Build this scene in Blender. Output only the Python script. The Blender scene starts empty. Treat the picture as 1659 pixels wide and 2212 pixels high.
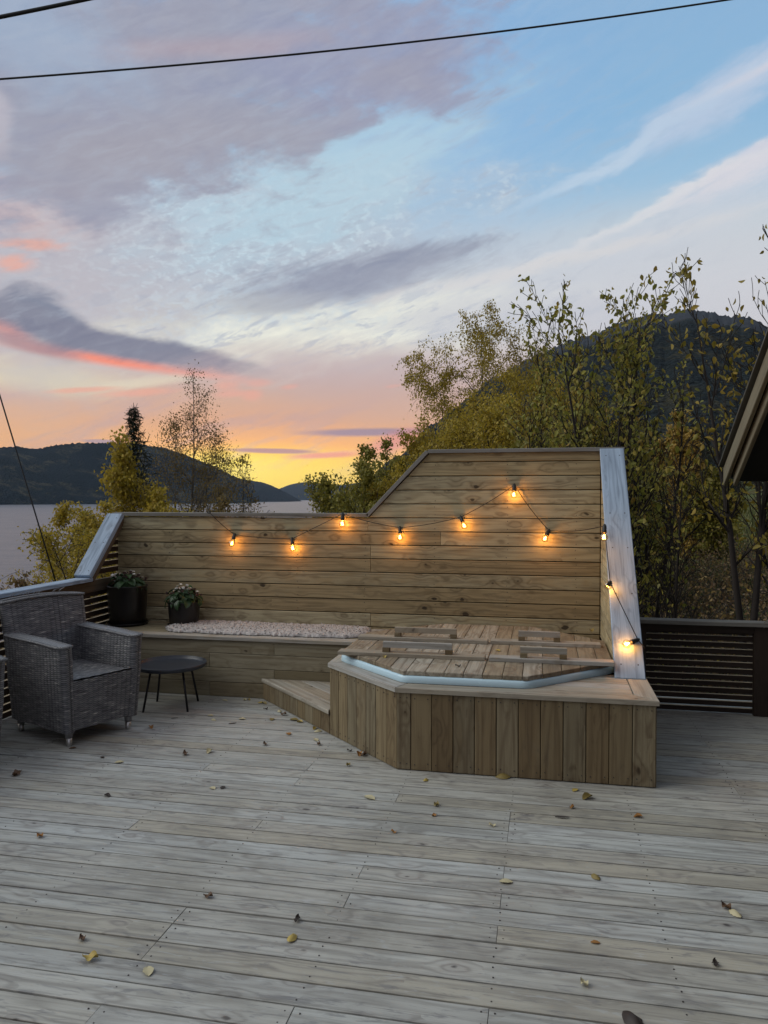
import bpy, math, random
import numpy as np
from mathutils import Vector, Matrix
R = math.radians
S = bpy.context.scene
COL = S.collection

# ------------------------------------------------------------------ camera
CAM_H = 1.6
YAW = R(11.8)
FPX = 1662.0                      # focal length for a picture 2212 units tall
PITCH = math.atan(30 / FPX)
cam_data = bpy.data.cameras.new('camera')
cam = bpy.data.objects.new('camera', cam_data)
COL.objects.link(cam)
cam.location = (0, 0, CAM_H)
cam.rotation_euler = (R(90) - PITCH, 0, YAW)
cam_data.sensor_fit = 'VERTICAL'
cam_data.sensor_height = 24
cam_data.lens = 24 * FPX / 2212
cam_data.clip_start = 0.05
cam_data.clip_end = 60000
S.camera = cam
S.view_settings.view_transform = 'Standard'
S.view_settings.look = 'None'
S.view_settings.exposure = 0.0
S.view_settings.gamma = 1.0
S.view_settings.use_curve_mapping = False
S.cycles.max_bounces = 8
S.cycles.transparent_max_bounces = 12
S.cycles.volume_bounces = 0
S.cycles.use_denoising = True
S.cycles.caustics_reflective = False
S.cycles.caustics_refractive = False
S.cycles.sample_clamp_indirect = 4

CAMM = Matrix.Rotation(YAW, 3, 'Z') @ Matrix.Rotation(R(90) - PITCH, 3, 'X')
def ray(px, py):                  # direction through a point of the 1659 x 2212 view
    return CAMM @ Vector((px - 829.5, 1106 - py, -FPX)).normalized()
def on_z(px, py, z):
    d = ray(px, py); t = (z - CAM_H) / d.z
    return Vector((d.x * t, d.y * t, z))
def on_y(px, py, y):
    d = ray(px, py); t = y / d.y
    return Vector((d.x * t, y, CAM_H + d.z * t))
def on_x(px, py, x):
    d = ray(px, py); t = x / d.x
    return Vector((x, d.y * t, CAM_H + d.z * t))
def at_r(px, py, r):              # horizontal distance r
    d = ray(px, py); t = r / math.hypot(d.x, d.y)
    return Vector((d.x * t, d.y * t, CAM_H + d.z * t))
def azel(px, py):
    d = ray(px, py)
    x = d.x * math.cos(YAW) + d.y * math.sin(YAW); y = -d.x * math.sin(YAW) + d.y * math.cos(YAW)
    return math.degrees(math.atan2(x, y)), math.degrees(math.asin(d.z))
def lin(c):
    return tuple(((v / 255) / 12.92 if v / 255 <= .04045 else ((v / 255 + .055) / 1.055) ** 2.4) for v in c)

# ------------------------------------------------------------------ node expressions
class E:
    nt = None
    def __init__(s, sock): s.s = sock
    @staticmethod
    def m(op, *a, clamp=False):
        n = E.nt.nodes.new('ShaderNodeMath'); n.operation = op; n.use_clamp = clamp
        for i, v in enumerate(a):
            if isinstance(v, E): E.nt.links.new(v.s, n.inputs[i])
            else: n.inputs[i].default_value = v
        return E(n.outputs[0])
    def __add__(s, o): return E.m('ADD', s, o)
    __radd__ = __add__
    def __sub__(s, o): return E.m('SUBTRACT', s, o)
    def __rsub__(s, o): return E.m('SUBTRACT', o, s)
    def __mul__(s, o): return E.m('MULTIPLY', s, o)
    __rmul__ = __mul__
    def __truediv__(s, o): return E.m('DIVIDE', s, o)
    def __pow__(s, o): return E.m('POWER', s, o)
    def __neg__(s): return E.m('MULTIPLY', s, -1.0)
def clamp01(a): return E.m('ADD', a, 0.0, clamp=True)
def sstep(a, e0, e1):
    n = E.nt.nodes.new('ShaderNodeMapRange'); n.interpolation_type = 'SMOOTHSTEP'
    E.nt.links.new(a.s, n.inputs[0])
    flip = e0 > e1
    lo, hi = (e1, e0) if flip else (e0, e1)
    n.inputs[1].default_value = lo; n.inputs[2].default_value = hi
    n.inputs[3].default_value = 1 if flip else 0; n.inputs[4].default_value = 0 if flip else 1
    return E(n.outputs[0])
def vec(x, y, z=0.0):
    n = E.nt.nodes.new('ShaderNodeCombineXYZ')
    for i, v in enumerate((x, y, z)):
        if isinstance(v, E): E.nt.links.new(v.s, n.inputs[i])
        else: n.inputs[i].default_value = v
    return E(n.outputs[0])
def sep(v):
    n = E.nt.nodes.new('ShaderNodeSeparateXYZ'); E.nt.links.new(v.s, n.inputs[0])
    return E(n.outputs[0]), E(n.outputs[1]), E(n.outputs[2])
def noise(v, scale=1.0, detail=3.0, rough=.5, dist=0.0):
    n = E.nt.nodes.new('ShaderNodeTexNoise'); E.nt.links.new(v.s, n.inputs['Vector'])
    n.inputs['Scale'].default_value = scale; n.inputs['Detail'].default_value = detail
    n.inputs['Roughness'].default_value = rough; n.inputs['Distortion'].default_value = dist
    return E(n.outputs[0])
def voronoi(v, scale=1.0, feature='F1', rand=1.0):
    n = E.nt.nodes.new('ShaderNodeTexVoronoi'); n.feature = feature
    E.nt.links.new(v.s, n.inputs['Vector']); n.inputs['Scale'].default_value = scale
    n.inputs['Randomness'].default_value = rand
    return E(n.outputs['Distance']), E(n.outputs['Color'])
def mixc(f, a, b, mode='MIX'):
    n = E.nt.nodes.new('ShaderNodeMix'); n.data_type = 'RGBA'; n.blend_type = mode
    for i, v in ((0, f), (6, a), (7, b)):
        if isinstance(v, E): E.nt.links.new(v.s, n.inputs[i])
        elif i == 0: n.inputs[0].default_value = v
        else: n.inputs[i].default_value = (*v, 1)
    return E(n.outputs[2])
def ramp(f, stops, interp='LINEAR'):
    n = E.nt.nodes.new('ShaderNodeValToRGB'); cr = n.color_ramp; cr.interpolation = interp
    while len(cr.elements) < len(stops): cr.elements.new(0.5)
    for e, (p, c) in zip(cr.elements, stops):
        e.position = p; e.color = (*c, 1)
    E.nt.links.new(f.s, n.inputs[0])
    return E(n.outputs[0])
def texco(which):
    n = E.nt.nodes.new('ShaderNodeTexCoord'); return E(n.outputs[which])

# ------------------------------------------------------------------ sky (dusk, built from view direction)
world = bpy.data.worlds.new('World'); S.world = world; world.use_nodes = True
nt = world.node_tree; nt.nodes.clear(); E.nt = nt
gx, gy, gz = sep(texco('Generated'))
ca, sa = math.cos(YAW), math.sin(YAW)
xr = gx * ca + gy * sa; yf = gy * ca - gx * sa
az = E.m('ARCTAN2', xr, yf) * (180 / math.pi)
el = E.m('ARCSINE', gz) * (180 / math.pi)
AE = vec(az, el, 0.0)
n_big = noise(vec(az * .045, el * .10), 1, 5, .58, .4)
n_med = noise(vec(az * .16, el * .34, 7.0), 1, 5, .6, .3)
c18, s18 = math.cos(R(20)), math.sin(R(20))
qa = az * c18 + el * s18; qb = el * c18 - az * s18
n_str = noise(vec(qa * .085 + (n_med - .5) * .5, qb * .62 + (n_big - .5) * 1.5, 3.0), 1, 8, .64, .3)
n_fine = noise(vec(qa * .34 + (n_str - .5) * .8, qb * 1.35, 11.0), 1, 7, .66, .5)
n_mot = noise(vec(az * 1.25 + n_med * 4, el * 2.2 + n_fine * 1.2, 5.0), 1, 5, .6, .2)
warpx = (n_med - .5); warpy = (n_big - .5)

def el_at(py): return azel(829, py)[1]
def base_ramp(stops):                     # stops: (picture y, colour)
    st = sorted((max(0.0, min(1.0, (el_at(y) + 2) / 92.0)) if not isinstance(y, tuple) else (y[0] + 2) / 92.0, lin(c)) for y, c in stops)
    return ramp((el + 2.0) / 92.0, st)
c_mid = base_ramp([(1076, (255, 206, 10)), (1015, (255, 206, 40)), (968, (254, 176, 74)), (915, (232, 168, 122)), (845, (210, 170, 150)),
                   (775, (206, 190, 188)), (715, (214, 216, 214)), (600, (196, 206, 216)), (450, (166, 196, 218)), (300, (148, 188, 220)),
                   (100, (134, 176, 217)), ((60,), (178, 184, 198)), ((89,), (176, 190, 186))])
c_side = base_ramp([(1076, (246, 178, 110)), (960, (244, 176, 108)), (900, (226, 174, 134)), (830, (208, 176, 165)),
                    (760, (204, 192, 188)), (690, (204, 204, 210)), (600, (192, 202, 214)), (450, (152, 188, 220)), (300, (130, 178, 222)),
                    (100, (122, 170, 216)), ((60,), (176, 184, 200)), ((89,), (176, 190, 186))])
c_back = ramp((el + 2.0) / 92.0, [(0.0, lin((128, 118, 128))), (.1, lin((140, 134, 148))), (.25, lin((150, 150, 166))),
                                 (.5, lin((168, 168, 180))), (1.0, lin((172, 174, 184)))])
c_right = base_ramp([(1076, (190, 180, 186)), (900, (196, 190, 196)), (760, (200, 198, 204)), (640, (204, 205, 212)), (520, (190, 204, 214)),
                     (430, (146, 188, 219)), (300, (126, 177, 216)), (100, (124, 172, 213)), ((60,), (176, 184, 200)), ((89,), (176, 190, 186))])
daz = az - azel(600, 1000)[0]
f_mid = E.m('EXPONENT', (daz * daz) * (-1 / 190.0))
sky = mixc(f_mid, c_side, c_mid)
sky = mixc(sstep(az, 2.0, 22.0), sky, c_right)
sky = mixc(sstep(E.m('ABSOLUTE', az + 4.0), 55.0, 120.0), sky, c_back)

def blob(px, py, rx, ry, rot=0.0, soft=.5, amt=.6, nz=None, nz2=None):
    a0, e0 = azel(px, py)
    k = 0.0345 * math.cos(R(a0)) ** .5
    da = (az - a0) + warpx * (amt * rx * k * .9); de = (el - e0) + warpy * (amt * ry * k * .9)
    c, s_ = math.cos(R(rot)), math.sin(R(rot))
    u = (da * c + de * s_) / (rx * k); v = (de * c - da * s_) / (ry * k)
    r = E.m('SQRT', u * u + v * v)
    if nz is not None: r = r + (nz - .5) * (amt * 2.0)
    if nz2 is not None: r = r + (nz2 - .5) * (amt * 1.3)
    return sstep(r, 1 + soft, 1 - soft)
def lay(mask, rgb, op=1.0):
    global sky
    sky = mixc(mask * op if op != 1 else mask, sky, lin(rgb))

# horizon glow
lay(blob(560, 1020, 220, 44, 0, .7, .15), (255, 214, 20), .95)
lay(blob(510, 1012, 80, 30, 0, .9, .1), (255, 226, 60), .8)
# long thin stripes of high cloud everywhere low down
lay(sstep(n_str, .48, .68) * sstep(el, 0.5, 5.0) * sstep(el, 11.0, 7.0), (196, 160, 158), .55)
# bright veil in the middle
lay(blob(640, 715, 430, 62, 4, .6, 1.0, n_str, n_fine), (230, 230, 216), .85)
lay(blob(330, 690, 170, 26, 14, .7, .9, n_str, n_fine), (238, 236, 214), .7)
lay(blob(850, 690, 260, 36, 6, .7, 1.0, n_fine, n_str), (232, 232, 222), .75)
lay(blob(90, 812, 150, 30, -3, .7, .7, n_str), (240, 228, 184), .85)
lay(blob(310, 826, 110, 10, 9, .7, .6, n_str), (236, 222, 190), .7)
cir = blob(620, 700, 470, 85, 4, .5, .8, n_med)
lay(cir * sstep(n_str, .46, .58), (240, 240, 226), .85)
lay(cir * sstep(n_fine, .50, .62), (188, 193, 202), .65)
lay(cir * sstep(n_fine, .46, .36), (246, 244, 228), .6)
# mottled high cloud
mot = blob(430, 530, 520, 150, 6, .5, .8, n_med)
lay(mot, (176, 184, 198), .75)
lay(mot * sstep(n_mot, .50, .60), (204, 220, 230), .75)
lay(mot * sstep(n_str, .50, .60), (190, 208, 222), .6)
lay(mot * sstep(n_fine, .54, .64) , (158, 168, 186), .5)
lay(blob(720, 400, 330, 80, 22, .7, 1.1, n_str, n_fine), (178, 208, 224), .8)
# warm tints on the left
lay(blob(60, 610, 260, 190, 0, .8, .8, n_med), (186, 178, 186), .75)
lay(blob(30, 460, 110, 40, 0, .9, .9, n_med, n_fine), (208, 174, 170), .6)
lay(blob(60, 528, 60, 9, 4, .7, .9, n_fine), (236, 166, 142), .7)
lay(blob(30, 570, 30, 14, 10, .7, .9, n_fine), (240, 165, 140), .7)
lay(blob(60, 400, 120, 14, -3, .8, .9, n_fine), (214, 170, 158), .6)
# big lavender cloud upper left
bigc = blob(250, 200, 620, 205, 14, .28, .75, n_med, n_str)
lay(bigc, (146, 150, 172), .93)
lay(blob(800, 120, 260, 95, 6, .4, 1.0, n_med, n_str), (142, 148, 178), .9)
lay(blob(900, 190, 150, 36, -10, .5, 1.3, n_str, n_fine), (146, 150, 176), .75)
lay(bigc * sstep(n_big, .42, .66), (152, 150, 166), .6)
lay(bigc * sstep(n_med, .50, .78), (138, 146, 176), .55)
lay(blob(420, 105, 240, 16, 8, .9, .8, n_med), (170, 154, 166), .7)
lay(blob(60, 60, 170, 80, -10, .7, 1.2, n_med), (150, 172, 200), .7)
lay(blob(-10, 270, 30, 70, 0, .5, .8, n_med), (184, 180, 192), .8)
lay(blob(300, 330, 300, 60, 12, .8, .8, n_med), (158, 154, 166), .6)
# dark wedge in the centre
lay(blob(760, 600, 240, 44, 9, .55, .9, n_str, n_fine), (136, 142, 164), .92)
lay(blob(930, 548, 120, 18, 10, .6, 1.0, n_fine), (136, 144, 166), .75)
lay(blob(560, 655, 110, 18, 6, .8, .8, n_str), (176, 180, 188), .7)
# dark cloud left with its burning edge
lay(blob(262, 780, 190, 12, -6, .7, .45, n_med), (250, 136, 104), 1.0)
lay(blob(10, 705, 70, 20, -20, .7, .7, n_med), (240, 142, 120), .8)
lay(blob(430, 790, 60, 14, -3, .8, .5, n_med), (240, 160, 136), .8)
lay(blob(95, 692, 84, 42, -35, .45, .55, n_med, n_fine), (112, 119, 142), .97)
lay(blob(-20, 665, 110, 26, -8, .5, .6, n_med), (122, 124, 144), .95)
lay(blob(285, 752, 235, 26, -7, .4, .5, n_med, n_fine), (116, 118, 140), .98)
lay(blob(60, 742, 90, 16, -12, .6, .7, n_med), (150, 122, 134), .7)
# small pink puffs
for x_, y_, rx_, ry_ in ((490, 832, 26, 9), (555, 828, 24, 7), (545, 855, 20, 11), (626, 836, 17, 5), (500, 850, 30, 8), (850, 834, 16, 3),
                         (300, 848, 70, 7), (180, 842, 60, 5), (700, 983, 60, 5)):
    lay(blob(x_, y_, rx_, ry_, 6, .7, .5, n_fine), (240, 166, 140), .75)
lay(blob(800, 800, 330, 50, 0, .7, .7, n_str), (192, 170, 172), .65)
lay(blob(850, 870, 200, 40, 0, .8, .6, n_str), (206, 166, 152), .5)
# low dark bars
lay(blob(585, 974, 82, 5, -1, .4, .3, n_med), (176, 124, 122), .95)
lay(blob(790, 934, 125, 8, 1, .5, .4, n_med), (150, 124, 146), .9)
lay(blob(850, 955, 60, 18, 20, .7, .4, n_med), (222, 132, 132), .7)
lay(blob(700, 984, 70, 5, 2, .6, .5, n_fine), (232, 140, 110), .8)
lay(blob(215, 953, 32, 4, 0, .4, .3), (168, 140, 152), .9)
# streaks on the right
lay(blob(1440, 438, 330, 12, 21, .7, .8, n_fine, n_str), (222, 222, 224), .9)
lay(blob(1500, 470, 260, 40, 18, .9, .9, n_fine, n_str), (196, 206, 220), .7)
lay(blob(1600, 370, 120, 24, 16, .8, .9, n_str, n_fine), (216, 214, 222), .9)
lay(blob(1590, 190, 170, 34, 17, .8, 1.1, n_str, n_fine), (192, 202, 222), .85)
lay(blob(1590, 178, 90, 7, 16, .7, .8, n_fine), (222, 212, 218), .9)
lay(blob(1370, 315, 210, 13, 22, .8, 1.0, n_fine, n_str), (188, 208, 228), .85)
lay(blob(1540, 225, 150, 30, 18, .9, 1.0, n_str), (172, 195, 222), .6)
lay(blob(1650, 312, 40, 8, 14, .7, .6, n_fine), (206, 208, 222), .8)
lay(blob(1170, 575, 300, 12, 9, .8, .9, n_fine, n_str), (222, 218, 216), .85)
lay(blob(1350, 600, 420, 90, 6, .8, .6, n_str), (202, 205, 212), .6)
lay(blob(1120, 690, 200, 34, 2, .8, .7, n_str), (192, 194, 206), .6)
# fine drift over everything, gentle
lay(sstep(n_fine, .52, .64) * sstep(az, 34.0, 8.0) * sstep(el, 8.0, 14.0) * sstep(el, 34.0, 22.0), (152, 166, 188), .22)
sky = mixc((n_fine - .5) * .3 * sstep(el, 4.0, 14.0) * sstep(az, 30.0, 5.0) + .11, sky, lin((226, 228, 230)))
bg = nt.nodes.new('ShaderNodeBackground')
nt.links.new((blob(580, 1015, 300, 62, 0, .9, .2) * .32 + 1.0).s, bg.inputs[1])
nt.links.new(sky.s, bg.inputs[0])
wo = nt.nodes.new('ShaderNodeOutputWorld'); nt.links.new(bg.outputs[0], wo.inputs[0])
world.cycles.sampling_method = 'MANUAL'; world.cycles.sample_map_resolution = 1024

# one very broad, weak sun standing for the bright dusk sky above and behind the camera
sd = bpy.data.lights.new('dusk_sun', 'SUN'); so = bpy.data.objects.new('dusk_sun', sd); COL.objects.link(so)
sd.energy = 1.55; sd.angle = R(48); sd.color = (1.0, .985, .90)
so.rotation_euler = Vector((-.90, -.22, .72)).to_track_quat('Z', 'Y').to_euler()
# ------------------------------------------------------------------ materials
def newmat(name):
    m = bpy.data.materials.new(name); m.use_nodes = True
    E.nt = m.node_tree
    b = m.node_tree.nodes['Principled BSDF']
    return m, b
def setin(b, name, v):
    if isinstance(v, E): E.nt.links.new(v.s, b.inputs[name])
    elif isinstance(v, tuple): b.inputs[name].default_value = (*v, 1)
    else: b.inputs[name].default_value = v
def bump(b, h, strength=.3, dist=.01):
    n = E.nt.nodes.new('ShaderNodeBump'); n.inputs['Strength'].default_value = strength
    n.inputs['Distance'].default_value = dist
    E.nt.links.new(h.s, n.inputs['Height']); E.nt.links.new(n.outputs[0], b.inputs['Normal'])
def objrand():
    n = E.nt.nodes.new('ShaderNodeObjectInfo'); return E(n.outputs['Random'])
def isl():
    n = E.nt.nodes.new('ShaderNodeNewGeometry'); return E(n.outputs['Random Per Island'])
def geopos():
    n = E.nt.nodes.new('ShaderNodeNewGeometry'); return E(n.outputs['Position'])
def fr(x): return E.m('FRACT', x)

def wood(name, ca_, cb_, dark, knot, weather=None, wamt=.5, knots=.45, rings=.35, rough=.75, spread=.25, kcol=None, spec=.3, ks=1.0):
    m, b = newmat(name)
    x, y, z = sep(texco('Object')); rnd = objrand()
    r2 = fr(rnd * 17.31); r3 = fr(rnd * 61.7)
    xo = x + rnd * 41.0; yo = y + r2 * 9.0; zo = z + r3 * 5.0
    # knots
    wv_ = noise(vec(xo * 7.0, yo * 22.0, zo * 22.0), 1, 2, .6)
    wv2 = noise(vec(xo * 9.0 + 5.0, yo * 14.0, zo * 14.0), 1, 2, .6)
    kd, kc = voronoi(vec(xo * 5.2 + (wv_ - .5) * .34, yo * 8.2 + (wv2 - .5) * .30, zo * 3.0), 1.0, 'F1')
    kr, kg, kb = sep(kc)
    km = sstep(kr, 1 - knots - .02, 1 - knots + .02)
    kr3 = fr(kr * 7.7) * (.07 * ks) + .045 * ks
    kcore = clamp01((kr3 - kd) * 22.0) * km
    ksoft = E.m('EXPONENT', kd * kd * -9.0) * km
    low = noise(vec(xo * .55, yo * 6.5, zo * 6.5), 1, 2, .4, 0)
    field = low * 9.0 + ksoft * 1.5 + y * 14.0 * (r2 - .35)
    ring = E.m('SINE', field * 6.2832) * .5 + .5
    ring = ring ** 2.2
    ring = ring * (ksoft * .5 + .8)
    fine = noise(vec(xo * 2.2, yo * 130.0, zo * 130.0), 1, 2, .6, 0)
    fine2 = noise(vec(xo * 9.0, yo * 300.0, zo * 300.0), 1, 1, .5, 0)
    blot = noise(vec(xo * 1.5, yo * 5.0, zo * 5.0), 1, 4, .65, .5)
    blot2 = noise(vec(xo * 4.5 + 3.0, yo * 20.0, zo * 20.0), 1, 4, .68, .5)
    smear = noise(vec(xo * 1.3 + 8.0, yo * 42.0, zo * 42.0), 1, 3, .6, .2)
    col = mixc(clamp01((r3 - .5) * 1.3 + blot * .7 + .12), ca_, cb_)
    if weather:
        col = mixc(sstep(blot2 * .55 + blot * .45 + (r2 - .5) * .5, .40, .66) * wamt, col, weather)
    col = mixc(ring * rings * (blot * .9 + .35), col, dark)
    col = mixc(clamp01((fine - .42) * 1.6) * .42, col, dark)
    col = mixc(sstep(smear, .50, .70) * .55, col, dark)
    col = mixc(sstep(blot2, .54, .68) * .40, col, dark)
    col = mixc(ksoft * .38, col, kcol or dark)
    col = mixc(kcore * .85, col, knot)
    if name == 'weathered_deck_wood':
        dirt = noise(geopos(), 1.1, 5, .62, .6)
        col = mixc(sstep(dirt, .46, .68) * .36, col, (.17, .16, .13))
        scuff = noise(vec(xo * 6.5, yo * 34.0, zo * 34.0), 1, 4, .7, .8)
        col = mixc(sstep(scuff, .54, .66) * .55, col, (.155, .155, .16))
        col = mixc(sstep(scuff, .42, .32) * .35, col, (.47, .50, .51))
    val = (1.0 - spread * .5) + rnd * spread + (fine2 - .5) * .18
    mul = E.nt.nodes.new('ShaderNodeVectorMath'); mul.operation = 'SCALE'
    E.nt.links.new(col.s, mul.inputs[0]); E.nt.links.new(val.s, mul.inputs['Scale'])
    setin(b, 'Base Color', E(mul.outputs[0])); setin(b, 'Roughness', blot * .25 + (rough - .12))
    setin(b, 'Specular IOR Level', spec)
    bump(b, fine * .5 + ring * .25 + fine2 * .2 - kcore * .6, .35, .002)
    return m

def plain(name, col, rough=.6, metal=0.0, var=.12, scale=20.0, bumpy=0.0, spec=.5):
    m, b = newmat(name)
    n = noise(texco('Object'), scale, 4, .6)
    c2 = tuple(v * (1 - var * 2) for v in col)
    setin(b, 'Base Color', mixc(n, c2, tuple(v * (1 + var) for v in col)))
    setin(b, 'Roughness', n * .2 + (rough - .1)); b.inputs['Metallic'].default_value = metal
    b.inputs['Specular IOR Level'].default_value = spec
    if bumpy: bump(b, n, bumpy, .004)
    return m

def leafmat(name, cols, trans=.35, rough=.55):
    m, b = newmat(name)
    rnd = fr(isl() + objrand() * 7.77)
    n = len(cols)
    st = [(i / (n - 1), c) for i, c in enumerate(cols)]
    c = ramp(rnd, st)
    c = mixc(noise(texco('Object'), 1.3, 3, .6) * .5, c, tuple(v * .55 for v in cols[0]))
    setin(b, 'Base Color', c); b.inputs['Roughness'].default_value = rough
    b.inputs['Specular IOR Level'].default_value = .35
    tr = E.nt.nodes.new('ShaderNodeBsdfTranslucent'); E.nt.links.new(c.s, tr.inputs[0])
    mx = E.nt.nodes.new('ShaderNodeMixShader'); mx.inputs[0].default_value = trans
    E.nt.links.new(b.outputs[0], mx.inputs[1]); E.nt.links.new(tr.outputs[0], mx.inputs[2])
    E.nt.links.new(mx.outputs[0], E.nt.nodes['Material Output'].inputs[0])
    return m

M = {}
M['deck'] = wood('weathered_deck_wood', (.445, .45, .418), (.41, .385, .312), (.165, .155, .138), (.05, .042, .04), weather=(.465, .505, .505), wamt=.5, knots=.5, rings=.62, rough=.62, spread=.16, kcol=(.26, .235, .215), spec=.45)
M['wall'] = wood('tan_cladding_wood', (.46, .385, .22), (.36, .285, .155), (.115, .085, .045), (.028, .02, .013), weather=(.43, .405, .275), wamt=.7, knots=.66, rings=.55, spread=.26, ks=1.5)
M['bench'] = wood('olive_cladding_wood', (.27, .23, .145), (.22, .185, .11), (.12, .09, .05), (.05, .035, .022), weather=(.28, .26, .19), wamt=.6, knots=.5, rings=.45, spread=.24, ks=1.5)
M['box'] = wood('brown_cladding_wood', (.235, .185, .105), (.18, .13, .068), (.085, .056, .03), (.04, .026, .016), weather=(.25, .225, .155), wamt=.5, knots=.42, rings=.62, spread=.34, ks=1.4)
M['top'] = wood('pale_top_wood', (.37, .345, .285), (.32, .28, .215), (.16, .13, .095), (.06, .045, .035), weather=(.40, .405, .39), wamt=.7, knots=.35, rings=.4, spread=.15, rough=.6)
M['lid'] = wood('lid_wood', (.30, .255, .18), (.225, .18, .12), (.12, .085, .055), (.045, .032, .022), weather=(.43, .40, .33), wamt=.75, knots=.62, rings=.65, spread=.34, rough=.65)
M['cap'] = wood('silver_cap_wood', (.31, .39, .48), (.265, .34, .43), (.11, .14, .185), (.03, .038, .05), weather=(.36, .46, .58), wamt=.7, knots=.40, rings=.5, spread=.08, kcol=(.25, .24, .24))
M['capd'] = wood('grey_cap_wood', (.23, .225, .205), (.19, .18, .155), (.10, .09, .075), (.05, .04, .035), weather=(.26, .27, .275), wamt=.6, knots=.3, rings=.3, spread=.1)
M['dark'] = wood('dark_brown_rail_wood', (.040, .026, .018), (.030, .020, .014), (.012, .008, .006), (.012, .009, .007), knots=.3, rings=.3, spread=.25, rough=.7)
M['railb'] = wood('brown_rail_wood', (.12, .095, .062), (.095, .07, .045), (.05, .036, .024), (.025, .018, .014), knots=.3, rings=.3, spread=.25)
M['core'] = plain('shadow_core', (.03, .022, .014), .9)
M['barge'] = wood('painted_barge_wood', (.20, .18, .125), (.17, .15, .10), (.11, .09, .06), (.08, .06, .04), knots=.15, rings=.2, spread=.05)
M['soffit'] = plain('black_soffit', (.006, .006, .006), .85)
M['screw'] = plain('screw_steel', (.07, .06, .055), .5, .6)
M['blackmetal'] = plain('black_metal', (.012, .013, .016), .42, .3)
M['tray'] = plain('tray_blue_black', (.028, .034, .046), .38, .0, .15, 6)
M['acrylic'] = plain('white_acrylic', (.50, .68, .77), .25, 0, .03, 4)
M['pot'] = plain('dark_glazed_pot', (.008, .007, .007), .36, 0, .2, 8)
M['soil'] = plain('soil', (.03, .02, .014), .95, 0, .3, 60, .6)
M['rug'] = plain('sheepskin', (.44, .42, .405), .95, 0, .16, 46, .8)
M['rubber'] = plain('black_rubber', (.010, .010, .010), .5)
M['chrome'] = plain('brushed_foot', (.55, .55, .53), .35, .9)
M['roofmetal'] = plain('roof_edge_metal', (.10, .10, .09), .5, .3)
M['wire'] = plain('cable_black', (.008, .008, .009), .6)
M['bark'] = plain('dark_bark', (.028, .021, .017), .9, 0, .3, 12)
M['birchbark'] = plain('birch_bark', (.13, .115, .10), .85, 0, .55, 5)
M['rock'] = plain('pale_rock', (.42, .42, .45), .9, 0, .3, 3, .8)

# wicker : strand colour changes along each strand
m, b = newmat('grey_wicker')
at = E.nt.nodes.new('ShaderNodeAttribute'); at.attribute_name = 'weave'; at.attribute_type = 'GEOMETRY'
wv = at.outputs['Vector']; wx, wy, wz = sep(E(wv))
wn = noise(vec(wx * .6, wy * 7.0, 0.0), 1, 2, .6)
col = ramp(wn, [(.30, (.045, .048, .055)), (.46, (.12, .125, .135)), (.58, (.21, .21, .215)), (.70, (.46, .45, .42))])
col = mixc(sstep(wz, .62, .12) * .92, col, (.012, .013, .017))  # shade between the strands put into the colour
setin(b, 'Base Color', col); b.inputs['Roughness'].default_value = .5
M['wicker'] = m

# foliage
M['lf_birch'] = leafmat('birch_leaves_gold', [(.44, .33, .04), (.56, .41, .04), (.33, .28, .05), (.50, .34, .05)], .4)
M['lf_birchsp'] = leafmat('sparse_birch_leaves', [(.24, .17, .05), (.16, .12, .04), (.30, .20, .06)], .4)
M['lf_olive'] = leafmat('olive_leaves', [(.27, .26, .045), (.36, .30, .05), (.19, .20, .045), (.42, .32, .05)], .35)
M['lf_big'] = leafmat('broad_leaves', [(.30, .31, .06), (.42, .37, .06), (.22, .24, .06), (.50, .38, .06), (.27, .27, .10), (.46, .28, .05)], .38)
M['lf_bigy'] = leafmat('broad_yellow_leaves', [(.40, .29, .04), (.28, .25, .045), (.48, .32, .045), (.20, .19, .045)], .38)
M['lf_dry'] = leafmat('dry_brown_leaves', [(.24, .15, .06), (.17, .10, .05), (.30, .21, .07), (.15, .12, .05)], .25)
M['lf_brown'] = leafmat('rust_bush_leaves', [(.46, .30, .06), (.34, .23, .055), (.52, .35, .07)], .3)
M['needle'] = leafmat('spruce_needles', [(.018, .026, .012), (.024, .032, .012), (.015, .022, .012)], .1)
M['lf_pot'] = leafmat('pot_plant_leaves', [(.035, .075, .03), (.05, .10, .04), (.03, .06, .028)], .2, .4)
M['petal'] = plain('white_petals', (.85, .84, .80), .7)
M['budm'] = plain('dark_red_buds', (.05, .02, .018), .7)

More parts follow.
